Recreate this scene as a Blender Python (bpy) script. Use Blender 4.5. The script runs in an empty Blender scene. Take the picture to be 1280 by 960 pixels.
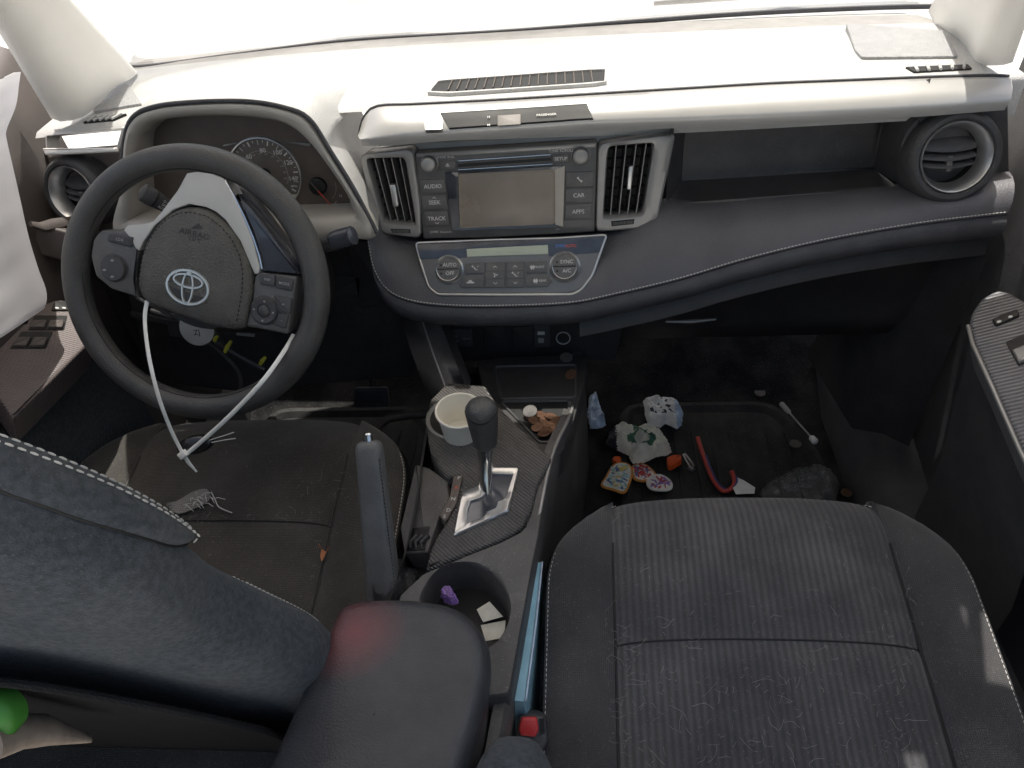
import bpy, bmesh, math, random
from mathutils import Vector, Matrix
random.seed(11)
V = Vector
sc = bpy.context.scene
COL = sc.collection
PI = math.pi

# ---------------------------------------------------------------- camera
CAM = V((.113, -1.119, 1.234)); YAW, PITCH, ROLL, FPX = .1169, .689, -.0912, 983.5
fwd = V((-math.sin(YAW) * math.cos(PITCH), math.cos(YAW) * math.cos(PITCH), -math.sin(PITCH)))
rgt = fwd.cross(V((0, 0, 1))).normalized(); up_ = rgt.cross(fwd)
c_, s_ = math.cos(ROLL), math.sin(ROLL)
RGT = c_ * rgt + s_ * up_; UPV = -s_ * rgt + c_ * up_
cd = bpy.data.cameras.new('camera'); cam = bpy.data.objects.new('camera', cd); COL.objects.link(cam)
cd.sensor_width = 36; cd.lens = 36 * FPX / 1280; cd.clip_start = .02; cd.clip_end = 500
cam.matrix_world = Matrix((
    (RGT.x, UPV.x, -fwd.x, CAM.x), (RGT.y, UPV.y, -fwd.y, CAM.y), (RGT.z, UPV.z, -fwd.z, CAM.z), (0, 0, 0, 1)))
sc.camera = cam

def ray(px, py):
    return RGT * ((px - 640) / FPX) - UPV * ((py - 480) / FPX) + fwd
def at(px, py, **k):
    """point of the plane x=, y= or z= that is seen at this point of the photograph"""
    (a, v), = k.items(); i = 'xyz'.index(a); d = ray(px, py)
    return CAM + d * ((v - CAM[i]) / d[i])
def atp(px, py, o, n):
    d = ray(px, py); return CAM + d * ((o - CAM).dot(n) / d.dot(n))
def crop(x0, y0, s):
    return lambda *pts: [(x0 + x / s, y0 + y / s) for x, y in pts]

def proj(p):
    w = p - CAM; d = w.dot(fwd); return 640 + FPX * w.dot(RGT) / d, 480 - FPX * w.dot(UPV) / d

class Fr:
    """a working plane: origin, right, up, normal"""
    def __init__(s, o, r, u):
        s.o = V(o); s.r = V(r).normalized(); s.n = s.r.cross(V(u)).normalized(); s.u = s.n.cross(s.r)
    def g(s, x, y, h=0.0): return s.o + s.r * x + s.u * y + s.n * h
    def p(s, px, py, h=0.0):
        w = atp(px, py, s.o + s.n * h, s.n) - s.o
        return (w.dot(s.r), w.dot(s.u))
    def P(s, pts, h=0.0): return [s.p(x, y, h) for x, y in pts]
    def off(s, h): return Fr(s.o + s.n * h, s.r, s.u)
    def turn(s, x, y, a):
        c, q = math.cos(a), math.sin(a)
        return Fr(s.g(x, y), s.r * c + s.u * q, s.u * c - s.r * q)

def ccw(p):
    a = sum(p[i][0] * p[(i + 1) % len(p)][1] - p[(i + 1) % len(p)][0] * p[i][1] for i in range(len(p)))
    return list(p) if a > 0 else list(reversed(p))
def inset(p, d):
    n = len(p); out = []
    for i in range(n):
        a, b, c = V(p[i - 1]), V(p[i]), V(p[(i + 1) % n])
        e1 = (b - a); e2 = (c - b)
        if e1.length < 1e-9 or e2.length < 1e-9: out.append(tuple(b)); continue
        e1.normalize(); e2.normalize()
        n1 = V((-e1.y, e1.x)); n2 = V((-e2.y, e2.x)); m = n1 + n2
        k = max(.35, m.dot(m) / 2) if m.length > 1e-6 else 1
        out.append(tuple(b + m * (d / k)))
    return out
def rounded(p, r, n=4):
    p = ccw(p); out = []; L = len(p)
    for i in range(L):
        a, b, c = V(p[i - 1]), V(p[i]), V(p[(i + 1) % L])
        k = min(r, (a - b).length * .45, (c - b).length * .45)
        s0 = b + (a - b).normalized() * k; s1 = b + (c - b).normalized() * k
        for j in range(n + 1):
            t = j / n
            out.append(tuple(s0 * (1 - t) ** 2 + b * 2 * t * (1 - t) + s1 * t * t))
    return out
def ell(cx, cy, a, b, rot=0, n=40, t0=0):
    c, s = math.cos(rot), math.sin(rot); o = []
    for i in range(n):
        t = t0 + 2 * PI * i / n; x, y = a * math.cos(t), b * math.sin(t)
        o.append((cx + x * c - y * s, cy + x * s + y * c))
    return o
def spline(pts, n, closed=False):
    """Catmull-Rom through pts, n points spread evenly"""
    pts = [V(p) for p in pts]; m = len(pts); dense = []
    segs = m if closed else m - 1
    for i in range(segs):
        if closed: a, b, c, d = pts[i - 1], pts[i], pts[(i + 1) % m], pts[(i + 2) % m]
        else: a, b, c, d = pts[max(i - 1, 0)], pts[i], pts[i + 1], pts[min(i + 2, m - 1)]
        for j in range(12):
            t = j / 12
            dense.append(.5 * ((2 * b) + (c - a) * t + (2 * a - 5 * b + 4 * c - d) * t * t + (3 * b - a - 3 * c + d) * t ** 3))
    dense.append(pts[0].copy() if closed else pts[-1].copy())
    return even(dense, n, closed)
def even(d, n, closed=False):
    d = [V(x) for x in d]
    L = [0]
    for i in range(1, len(d)): L.append(L[-1] + (d[i] - d[i - 1]).length)
    out = []; k = 0; tot = L[-1]; N = n if closed else n - 1
    for i in range(n):
        s = tot * i / N
        while k < len(L) - 2 and L[k + 1] < s: k += 1
        f = (s - L[k]) / max(1e-12, L[k + 1] - L[k])
        out.append(d[k].lerp(d[k + 1], min(1, max(0, f))))
    return out
def star(poly, c, n, a0=0):
    """n points of a star-shaped outline at even angles round c"""
    out = []; P = [V(p) for p in poly]; C = V(c)
    for i in range(n):
        a = a0 + 2 * PI * i / n; d = V((math.cos(a), math.sin(a))); best = None
        for j in range(len(P)):
            p, q = P[j] - C, P[(j + 1) % len(P)] - C; e = q - p
            den = d.x * e.y - d.y * e.x
            if abs(den) < 1e-12: continue
            t = (p.x * e.y - p.y * e.x) / den; s = (p.x * d.y - p.y * d.x) / den
            if t > 0 and -1e-6 <= s <= 1 + 1e-6 and (best is None or t > best): best = t
        out.append(tuple(C + d * (best or 0)))
    return out

_txt = {}
def glyphs(s, spacing=1.0):
    key = (s, spacing)
    if key not in _txt:
        cu = bpy.data.curves.new('lettering', 'FONT'); cu.body = s; cu.align_x = 'CENTER'; cu.align_y = 'CENTER'
        cu.size = 1; cu.resolution_u = 2; cu.offset = .012; cu.space_character = spacing
        o = bpy.data.objects.new('lettering', cu); COL.objects.link(o)
        dg = bpy.context.evaluated_depsgraph_get(); dg.update()
        me = o.evaluated_get(dg).to_mesh()
        vs = [v.co.copy() for v in me.vertices]; fs = [tuple(p.vertices) for p in me.polygons]
        o.evaluated_get(dg).to_mesh_clear()
        bpy.data.objects.remove(o); bpy.data.curves.remove(cu)
        _txt[key] = (vs, fs)
    return _txt[key]

class MB:
    def __init__(s): s.v = []; s.f = []; s.m = []
    def add(s, vs, fs, mat=0):
        b = len(s.v); s.v += [V(x) for x in vs]
        for f in fs: s.f.append(tuple(b + i for i in f)); s.m.append(mat)
        return s
    def loft(s, curves, mat=0, cu=False, cv=False, cap=False):
        n = len(curves[0]); k = len(curves); vs = [p for c in curves for p in c]; fs = []
        for i in range(k if cv else k - 1):
            a, b = i * n, ((i + 1) % k) * n
            for j in range(n if cu else n - 1):
                j2 = (j + 1) % n; fs.append((a + j, a + j2, b + j2, b + j))
        if cap: fs += [tuple(range(n)), tuple(range((k - 1) * n, k * n))]
        return s.add(vs, fs, mat)
    def prism(s, fr, pts, h0, h1, bev=0.0, mat=0, top=None, bottom=False):
        p = ccw(pts); n = len(p); rings = [[fr.g(x, y, h0) for x, y in p]]
        if bev > 0:
            for t in (0, 30, 60, 90):
                a = math.radians(t); q = inset(p, bev * (1 - math.cos(a)))
                rings.append([fr.g(x, y, h1 - bev * (1 - math.sin(a))) for x, y in q])
        else: rings.append([fr.g(x, y, h1) for x, y in p])
        s.loft(rings, mat, cu=True)
        s.add(rings[-1], [tuple(range(n))], mat if top is None else top)
        if bottom: s.add(rings[0], [tuple(range(n))], mat)
        return s
    def flat(s, fr, pts, h, mat=0):
        p = ccw(pts); return s.add([fr.g(x, y, h) for x, y in p], [tuple(range(len(p)))], mat)
    def ring(s, fr, outer, inner, prof, n=96, mat=0, c=None):
        """band between two outlines; prof is a list of (t, h), t=0 outer, t=1 inner"""
        if c is None: c = sum((V(q) for q in inner), V((0, 0))) / len(inner)
        A = star(outer, c, n); B = star(inner, c, n)
        return s.loft([[fr.g(a[0] + (b[0] - a[0]) * t, a[1] + (b[1] - a[1]) * t, h) for a, b in zip(A, B)] for t, h in prof], mat, cu=True)
    def lathe(s, fr, cx, cy, prof, n=48, mat=0, cap=True, capmat=None):
        rs = [[fr.g(cx + r * math.cos(2 * PI * i / n), cy + r * math.sin(2 * PI * i / n), h) for i in range(n)] for r, h in prof]
        s.loft(rs, mat, cu=True)
        if cap: s.add(rs[-1], [tuple(range(n))], mat if capmat is None else capmat)
        return s
    def tube(s, path, r, n=10, mat=0, closed=False, flat=1.0, upv=None, caps=True):
        P = [V(p) for p in path]; k = len(P); rs = []; prev = None
        for i in range(k):
            if closed: t = P[(i + 1) % k] - P[i - 1]
            else: t = P[min(i + 1, k - 1)] - P[max(i - 1, 0)]
            t.normalize()
            if upv is not None: w = (V(upv) - t * t.dot(V(upv))).normalized()
            elif prev is None: w = t.orthogonal().normalized()
            else: w = (prev - t * t.dot(prev)).normalized()
            prev = w; b = t.cross(w); rr = r[i] if isinstance(r, (list, tuple)) else r
            rs.append([P[i] + w * rr * flat * math.cos(2 * PI * j / n) + b * rr * math.sin(2 * PI * j / n) for j in range(n)])
        s.loft(rs, mat, cu=True, cv=closed)
        if caps and not closed: s.add(rs[0], [tuple(range(n))], mat); s.add(rs[-1], [tuple(range(n))], mat)
        return s
    def box(s, lo, hi, mat=0):
        x0, y0, z0 = lo; x1, y1, z1 = hi
        return s.add([(x0, y0, z0), (x1, y0, z0), (x1, y1, z0), (x0, y1, z0), (x0, y0, z1), (x1, y0, z1), (x1, y1, z1), (x0, y1, z1)],
                     [(0, 3, 2, 1), (4, 5, 6, 7), (0, 1, 5, 4), (1, 2, 6, 5), (2, 3, 7, 6), (3, 0, 4, 7)], mat)
    def text(s, string, fr, x, y, h, cap, mat=0, rot=0, wide=1.0, spacing=1.0):
        vs, fs = glyphs(string, spacing); k = cap / .70; c, q = math.cos(rot), math.sin(rot)
        o = []
        for v in vs:
            a, b = v.x * k * wide, v.y * k
            o.append(fr.g(x + a * c - b * q, y + a * q + b * c, h))
        return s.add(o, fs, mat)
    def stitches(s, path, step=.0045, ln=.0032, r=.0007, mat=0, lift=V((0, 0, 0))):
        tot = sum((V(path[i + 1]) - V(path[i])).length for i in range(len(path) - 1))
        n = max(2, int(tot / step)); pts = even(path, n * 2)
        for i in range(n - 1):
            a, b = pts[2 * i], pts[2 * i + 1]; d = (b - a)
            if d.length < 1e-6: continue
            m = (a + b) / 2; d = d.normalized() * ln / 2
            s.tube([m - d + lift, m + lift * 1.25, m + d + lift], [r * .6, r, r * .6], 5, mat)
        return s
    def make(s, name, mats, parent=None, base=V((0, 0, 0)), smooth=40):
        me = bpy.data.meshes.new(name)
        me.from_pydata([tuple(p - base) for p in s.v], [], s.f)
        mats = mats if isinstance(mats, (list, tuple)) else [mats]
        for m in mats: me.materials.append(m)
        for p, m in zip(me.polygons, s.m): p.material_index = m
        bm = bmesh.new(); bm.from_mesh(me)
        bmesh.ops.remove_doubles(bm, verts=bm.verts, dist=1e-6)
        bmesh.ops.recalc_face_normals(bm, faces=bm.faces); bm.to_mesh(me); bm.free()
        me.shade_smooth()
        if smooth: me.set_sharp_from_angle(angle=math.radians(smooth))
        o = bpy.data.objects.new(name, me); COL.objects.link(o)
        if parent is not None: o.parent = parent
        return o

class Thing:
    def __init__(s, name, label, cat, loc=(0, 0, 0), group=None):
        s.base = V(loc); s.o = bpy.data.objects.new(name, None); COL.objects.link(s.o)
        s.o.location = loc; s.o.empty_display_size = .05
        s.o['label'] = label; s.o['category'] = cat
        if group: s.o['group'] = group
    def part(s, name, mb, mats, parent=None, label=None, smooth=40, kind=None):
        o = mb.make(name, mats, parent or s.o, s.base, smooth)
        if label: o['label'] = label
        if kind: o['kind'] = kind
        return o
def single(name, mb, mats, label, cat, group=None, smooth=40, kind=None):
    c = sum((v for v in mb.v), V((0, 0, 0))) / len(mb.v); c.z = min(v.z for v in mb.v)
    o = mb.make(name, mats, None, c, smooth); o.location = c
    if kind: o['kind'] = kind
    if kind != 'structure':
        o['label'] = label; o['category'] = cat
        if group: o['group'] = group
    return o

# ---------------------------------------------------------------- materials
def mat(name, col, rough=.5, metal=0, var=(30, .12), grain=None, dust=0, spec=.5, wave=None, coat=0, sheen=0, dustcol=(.35, .33, .30), emit=0, weave=None, painted_glow=None):
    m = bpy.data.materials.new(name); m.use_nodes = True; nt = m.node_tree; N = nt.nodes; L = nt.links
    b = N['Principled BSDF']; b.inputs['Metallic'].default_value = metal
    b.inputs['Specular IOR Level'].default_value = spec
    b.inputs['Coat Weight'].default_value = coat; b.inputs['Coat Roughness'].default_value = .15
    b.inputs['Sheen Weight'].default_value = sheen
    tc = N.new('ShaderNodeTexCoord'); O = tc.outputs['Object']
    def noise(scale, det=3, ro=.55):
        n = N.new('ShaderNodeTexNoise'); n.inputs['Scale'].default_value = scale; n.inputs['Detail'].default_value = det
        n.inputs['Roughness'].default_value = ro; L.new(O, n.inputs['Vector']); return n
    def ramp(src, a, c):
        r = N.new('ShaderNodeMapRange'); r.inputs[1].default_value = a; r.inputs[2].default_value = c; L.new(src, r.inputs[0]); return r.outputs[0]
    def mix(f, a, c, blend='MIX'):
        x = N.new('ShaderNodeMix'); x.data_type = 'RGBA'; x.blend_type = blend
        for i, q in ((0, f), (6, a), (7, c)):
            if hasattr(q, 'is_linked') or hasattr(q, 'links'): L.new(q, x.inputs[i])
            elif i == 0: x.inputs[0].default_value = q
            else: x.inputs[i].default_value = (*q, 1)
        return x.outputs[2]
    dark = tuple(c * (1 - var[1]) for c in col); lite = tuple(min(1, c * (1 + var[1])) for c in col)
    c = mix(ramp(noise(var[0]).outputs[0], .35, .65), dark, lite)
    h = None
    def addh(o, k):
        nonlocal h
        mu = N.new('ShaderNodeMath'); mu.operation = 'MULTIPLY'; mu.inputs[1].default_value = k; L.new(o, mu.inputs[0])
        if h is None: h = mu.outputs[0]
        else:
            ad = N.new('ShaderNodeMath'); L.new(h, ad.inputs[0]); L.new(mu.outputs[0], ad.inputs[1]); h = ad.outputs[0]
    if grain:
        for kind, scale, k in grain:
            if kind == 'v':
                v = N.new('ShaderNodeTexVoronoi'); v.inputs['Scale'].default_value = scale; L.new(O, v.inputs['Vector']); addh(v.outputs[0], k)
            else: addh(noise(scale, 2).outputs[0], k)
    if wave:      # (axis, scale, height, colour depth, distortion)
        ax, scale, k, depth, dist = wave
        w = N.new('ShaderNodeTexWave'); w.bands_direction = ax; w.inputs['Scale'].default_value = scale; w.inputs['Distortion'].default_value = dist
        w.inputs['Detail'].default_value = 2; w.inputs['Detail Scale'].default_value = 3
        L.new(O, w.inputs['Vector']); addh(w.outputs['Fac'], k)
        c = mix(ramp(w.outputs['Fac'], 0, 1), tuple(x * (1 - depth) for x in col), c)
    if weave:     # (scale, height, colour depth)
        f = None
        for ax in ('X', 'Y'):
            w = N.new('ShaderNodeTexWave'); w.bands_direction = ax; w.inputs['Scale'].default_value = weave[0]; L.new(O, w.inputs['Vector'])
            if f is None: f = w.outputs['Fac']
            else:
                mu = N.new('ShaderNodeMath'); mu.operation = 'MULTIPLY'; L.new(f, mu.inputs[0]); L.new(w.outputs['Fac'], mu.inputs[1]); f = mu.outputs[0]
        addh(f, weave[1])
        c = mix(ramp(f, 0, .8), tuple(x * (1 - weave[2]) for x in col), c)
    if painted_glow:     # coloured light painted into the base colour: (centre, radius, colour, amount)
        ctr, rad, sc_, am = painted_glow
        vs = N.new('ShaderNodeVectorMath'); vs.operation = 'DISTANCE'; L.new(O, vs.inputs[0]); vs.inputs[1].default_value = ctr
        r = ramp(vs.outputs['Value'], rad, 0)
        mu = N.new('ShaderNodeMath'); mu.operation = 'MULTIPLY'; mu.inputs[1].default_value = am; L.new(r, mu.inputs[0])
        c = mix(mu.outputs[0], c, sc_)
    if dust:
        big = ramp(noise(9, 4, .6).outputs[0], .40, .75)
        sp = ramp(noise(420, 2, .7).outputs[0], .62, .72)
        film = N.new('ShaderNodeMath'); film.operation = 'MULTIPLY'; film.inputs[1].default_value = dust * .35; L.new(big, film.inputs[0])
        c = mix(film.outputs[0], c, dustcol)
        s2 = N.new('ShaderNodeMath'); s2.operation = 'MULTIPLY'; s2.inputs[1].default_value = dust; L.new(sp, s2.inputs[0])
        c = mix(s2.outputs[0], c, dustcol)
    L.new(c, b.inputs['Base Color'])
    rr = N.new('ShaderNodeMapRange'); rr.inputs[3].default_value = max(.03, rough - .08); rr.inputs[4].default_value = min(1, rough + .08)
    L.new(noise(14, 4).outputs[0], rr.inputs[0]); L.new(rr.outputs[0], b.inputs['Roughness'])
    if h is not None:
        bp = N.new('ShaderNodeBump'); bp.inputs['Strength'].default_value = 1; bp.inputs['Distance'].default_value = .001
        L.new(h, bp.inputs['Height']); L.new(bp.outputs[0], b.inputs['Normal'])
    if emit: b.inputs['Emission Color'].default_value = (*col, 1); b.inputs['Emission Strength'].default_value = emit
    return m
def glass_mat(name, tint, gloss, rough=.02):
    m = bpy.data.materials.new(name); m.use_nodes = True; nt = m.node_tree; N = nt.nodes; L = nt.links; N.clear()
    o = N.new('ShaderNodeOutputMaterial'); t = N.new('ShaderNodeBsdfTransparent'); t.inputs[0].default_value = (*tint, 1)
    g = N.new('ShaderNodeBsdfGlossy'); g.inputs['Roughness'].default_value = rough
    fr = N.new('ShaderNodeFresnel'); fr.inputs[0].default_value = 1.45
    mu = N.new('ShaderNodeMath'); mu.operation = 'MULTIPLY'; mu.inputs[1].default_value = gloss; L.new(fr.outputs[0], mu.inputs[0])
    x = N.new('ShaderNodeMixShader'); L.new(mu.outputs[0], x.inputs[0]); L.new(t.outputs[0], x.inputs[1]); L.new(g.outputs[0], x.inputs[2]); L.new(x.outputs[0], o.inputs[0])
    return m

M = {}
M['dash_top'] = mat('dash_top_grey', (.53, .525, .515), .55, grain=[('v', 600, .6), ('n', 90, .5)], var=(7, .10), dust=.35)
M['black'] = mat('black_plastic', (.036, .034, .035), .5, grain=[('n', 900, .12)], dust=.18)
M['black_soft'] = mat('black_plastic_soft', (.062, .061, .064), .5, grain=[('v', 500, .25)], dust=.25)
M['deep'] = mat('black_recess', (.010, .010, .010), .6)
M['carpet'] = mat('black_carpet', (.012, .012, .013), .95, grain=[('n', 500, 1.5)], dust=.35, spec=.1)
M['rubber'] = mat('floor_mat_rubber', (.014, .014, .014), .75, wave=('X', 9, .8, .4, .3), grain=[('n', 400, .4)], dust=.3)
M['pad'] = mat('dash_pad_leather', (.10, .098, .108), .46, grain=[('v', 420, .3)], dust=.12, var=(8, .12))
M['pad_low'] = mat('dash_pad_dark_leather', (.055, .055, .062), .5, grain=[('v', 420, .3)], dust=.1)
M['thread'] = mat('white_thread', (.62, .60, .56), .8)
M['silver'] = mat('silver_trim_paint', (.50, .49, .475), .36, .35, var=(6, .05), dust=.08)
M['bezel'] = mat('grey_bezel_paint', (.33, .32, .31), .36, .35, var=(20, .06), dust=.12)
M['beige'] = mat('cluster_surround_paint', (.46, .435, .395), .40, .15, var=(10, .05), dust=.1)
M['gauge'] = mat('gauge_face', (.13, .112, .098), .5, var=(40, .05), dust=.15)
M['gauge_dark'] = mat('cluster_brown_plastic', (.12, .095, .08), .5, dust=.15)  # one dark brown plastic tone all over
M['chrome'] = mat('chrome', (.72, .72, .73), .14, 1, var=(20, .03))
M['satin'] = mat('satin_metal', (.60, .60, .60), .32, .9, var=(40, .06), dust=.1)
M['knob'] = mat('knob_grey', (.34, .33, .32), .35, .4)
M['button'] = mat('button_grey', (.115, .112, .108), .42, var=(40, .1), dust=.35)
M['screen'] = mat('dusty_screen', (.27, .225, .18), .25, var=(16, .10), dust=.35, dustcol=(.32, .28, .24), grain=[('n', 60, .02)])
M['screen_edge'] = mat('screen_border', (.44, .40, .35), .25, var=(16, .1))
M['lcd'] = mat('lcd_green_grey', (.52, .56, .44), .3, var=(30, .05))
M['gloss'] = mat('gloss_blue_black', (.055, .060, .075), .14, var=(20, .3), coat=.6)
M['ink'] = mat('white_print', (.66, .65, .62), .6, var=(300, .08))
M['ink_dim'] = mat('grey_print', (.36, .35, .33), .6)
M['red_ink'] = mat('red_print', (.65, .08, .05), .5)
M['blue_ink'] = mat('blue_print', (.10, .22, .60), .5)
M['wheel'] = mat('wheel_urethane', (.070, .068, .065), .38, grain=[('v', 520, .45), ('n', 200, .2)], dust=.15, var=(15, .12))
M['wheel_pad'] = mat('airbag_cover_leathergrain', (.105, .099, .088), .48, grain=[('v', 380, .9)], dust=.3)
M['wheel_grip'] = mat('dotted_grip', (.14, .135, .128), .55, grain=[('v', 330, 1.2)], dust=.1)
M['fabric'] = mat('seat_fabric', (.072, .071, .073), .95, weave=(130, .5, .35), var=(10, .2), dust=.3, spec=.1, sheen=.25)
M['fabric_rib'] = mat('seat_fabric_ribbed', (.088, .087, .090), .95, wave=('X', 35, .9, .36, .05), grain=[('n', 700, .6)], var=(9, .18), dust=.35, spec=.1, sheen=.2)
M['fabric_brown'] = mat('driver_seat_fabric', (.070, .065, .058), .95, weave=(120, .5, .35), var=(7, .22), dust=.4, spec=.1, sheen=.2)
M['fabric_side'] = mat('seat_fabric_slate', (.066, .074, .083), .97, grain=[('n', 420, .8), ('v', 650, .5)], var=(160, .22), dust=.2, spec=.06, sheen=.08)
M['leather'] = mat('armrest_leather', (.055, .055, .060), .40, grain=[('v', 300, .9), ('n', 160, .3)], dust=.1)
M['carbon'] = mat('ribbed_trim', (.115, .107, .103), .42, wave=('DIAGONAL', 95, 1.4, .55, .15), grain=[('n', 300, .3)], dust=.6)
M['console'] = mat('console_grey', (.075, .071, .070), .48, grain=[('n', 500, .15)], dust=.55)
M['door_trim'] = mat('door_ribbed_trim', (.20, .20, .21), .45, wave=('Y', 50, .9, .6, .1), dust=.1)
M['door_trim_warm'] = mat('door_ribbed_trim_warm', (.135, .108, .105), .5, wave=('Y', 70, .6, .3, .2), dust=.3)
M['cream'] = mat('cream_pillar_plastic', (.94, .92, .88), .6, grain=[('v', 600, .2)], var=(5, .04))
M['airbag'] = mat('white_airbag_nylon', (.90, .89, .90), .7, weave=(300, .1, .05), var=(6, .04))
_nt = M['airbag'].node_tree; _tr = _nt.nodes.new('ShaderNodeBsdfTranslucent'); _tr.inputs[0].default_value = (.9, .88, .88, 1); _mx = _nt.nodes.new('ShaderNodeMixShader'); _mx.inputs[0].default_value = .65
_nt.links.new(_nt.nodes['Principled BSDF'].outputs[0], _mx.inputs[1]); _nt.links.new(_tr.outputs[0], _mx.inputs[2]); _nt.links.new(_mx.outputs[0], _nt.nodes['Material Output'].inputs[0])
M['mauve'] = mat('door_brown_plastic', (.088, .074, .069), .55, grain=[('n', 500, .2)], var=(8, .15), dust=.15)
M['cup'] = mat('paper_cup', (.92, .87, .75), .6, var=(20, .04))
M['zip'] = mat('white_nylon', (.93, .91, .84), .4)
M['red_btn'] = mat('red_button', (.62, .05, .05), .35)
M['teal'] = mat('teal_card', (.30, .56, .68), .55, var=(25, .12), dust=.5)
M['yellow'] = mat('yellow_clip', (.60, .58, .06), .5)
M['grille'] = mat('speaker_mesh', (.36, .36, .365), .6, grain=[('v', 330, 1.2)], var=(60, .06))
M['white_body'] = mat('white_car_paint', (.80, .80, .79), .3, coat=.5, var=(3, .03))
M['concrete'] = mat('pale_concrete', (.78, .76, .73), .9, var=(3, .12), grain=[('n', 40, 2)])
M['glass'] = glass_mat('windscreen_glass', (.97, .98, .97), .5)
M['film'] = glass_mat('clear_plastic_film', (.92, .93, .92), 1.5, .22)
M['copper'] = mat('copper_coin', (.20, .11, .07), .45, .6, var=(300, .2))
M['nickel'] = mat('nickel_coin', (.10, .092, .085), .6, .1, var=(300, .2))
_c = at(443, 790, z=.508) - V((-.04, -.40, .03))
M['armrest'] = mat('armrest_leather_lid', (.050, .050, .054), .32, grain=[('v', 420, .45)], dust=.06, painted_glow=(tuple(_c), .060, (.42, .06, .07), .40))  # red light spill on the lid, painted into its leather colour
M['pocket'] = mat('seat_back_pocket_fabric', (.026, .026, .027), .95, weave=(120, .4, .3), spec=.1)
M['badge'] = mat('bright_badge_metal', (.80, .78, .74), .28, .85, var=(40, .03))
M['ledge'] = mat('ledge_grey_textured', (.36, .345, .33), .7, grain=[('v', 500, .5)], var=(25, .08))
_n = M['film'].node_tree; _o = _n.nodes['Material Output']; _s = _o.inputs[0].links[0].from_socket
_d = _n.nodes.new('ShaderNodeBsdfDiffuse'); _d.inputs[0].default_value = (.55, .56, .55, 1); _m = _n.nodes.new('ShaderNodeMixShader'); _m.inputs[0].default_value = .16
_n.links.new(_s, _m.inputs[1]); _n.links.new(_d.outputs[0], _m.inputs[2]); _n.links.new(_m.outputs[0], _o.inputs[0])
M['handbrake'] = mat('worn_grey_leather', (.13, .13, .128), .5, grain=[('v', 400, .3)], dust=.15)
M['spoke'] = mat('spoke_silver_paint', (.60, .585, .55), .36, 0, var=(10, .04), dust=.15)
M['climate'] = mat('climate_panel_paint', (.20, .195, .19), .36, .3, var=(20, .06), dust=.15)
# ================================================================ DASHBOARD
dash = Thing('dashboard', 'sunlit grey dashboard with radio, climate panel, air vents and stitched leather pad across the car', 'dashboard', (0, .1, .0))
Y0 = .035                                              # rear edge of the dash top
rear = [V((-.74, Y0, .802)), V((-.60, Y0, .812)), V((-.40, Y0, .817)), V((-.20, Y0, .819)), V((.0, Y0, .817)), V((.26, Y0, .806 + .008)), V((.50, Y0, .816)), V((.735, Y0, .818))]
rear = spline(rear, 90)
curves = []
for t in [0, .02, .06, .12, .2, .3, .4, .5, .6, .7, .8, .9, 1]:
    y = Y0 + t * (.50 - Y0)
    curves.append([V((p.x * (1 - .05 * t), y - .06 * t * (p.x / .74) ** 2, p.z + (.797 - p.z) * t + .012 * math.sin(PI * t) - (.006 if t == 0 else 0))) for p in rear])
mb = MB(); mb.loft(curves); mb.loft([[p + V((0, .0, -.05)) for p in curves[0] if p.x > -.2], [p for p in curves[0] if p.x > -.2]])
def top_z(x, y):
    i = min(range(len(rear)), key=lambda k: abs(rear[k].x - x)); t = max(0, (y - Y0) / (.50 - Y0)); p = rear[i]
    return p.z + (.797 - p.z) * t + .012 * math.sin(PI * min(1, t))
upper = dash.part('upper_panel', mb, M['dash_top'], smooth=60)
mb = MB(); bnd = []
for t in (.66, .72, .78, .86):
    bnd.append([V((p.x * (1 - .05 * t), Y0 + t * .465 - .06 * t * (p.x / .74) ** 2, p.z + (.797 - p.z) * t + .012 * math.sin(PI * t) + .0025 - (.004 if t < .68 else 0))) for p in rear])
mb.loft(bnd); dash.part('windscreen_ledge', mb, M['ledge'], upper, smooth=60)
def on_top(px, py, lift=.0):
    z = .815
    for _ in range(6):
        q = at(px, py, z=z); z = top_z(q.x, q.y) + lift
    return at(px, py, z=z)

# ---- silver strip on the passenger half
zc = crop(420, 60, 2.909)
topl = zc((82, 322), (100, 258), (150, 216), (300, 208), (640, 190), (960, 170), (1280, 151)) + [(960, 106), (1060, 102), (1160, 98), (1235, 96), (1262, 97)]
botl = zc((90, 332), (200, 330), (330, 318), (600, 298), (800, 284), (930, 275), (1280, 264)) + [(960, 147), (1060, 142), (1160, 136), (1235, 130), (1261, 128)]
TL = spline([at(*p, y=.030) for p in topl], 80); BL = spline([at(*p, y=-.022) for p in botl], 80)
mb = MB()
mid = [a.lerp(b, .5) + V((0, -.006, .006)) for a, b in zip(TL, BL)]
q1 = [a.lerp(b, .2) + V((0, -.003, .005)) for a, b in zip(TL, BL)]
q3 = [a.lerp(b, .85) + V((0, -.006, .003)) for a, b in zip(TL, BL)]
und = [b + V((0, .004, -.012)) for b in BL]; und2 = [b + V((0, .09, -.024)) for b in BL]
mb.loft([[p + V((0, .004, -.006)) for p in TL], TL, q1, mid, q3, BL, und, und2])
strip = dash.part('silver_strip', mb, M['silver'], smooth=55)
# dark seam line between the strip and the dash top
mb = MB(); mb.tube([p + V((0, .003, .001)) for p in TL], .0022, 6)
dash.part('seam_gasket', mb, M['pad_low'])
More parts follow.
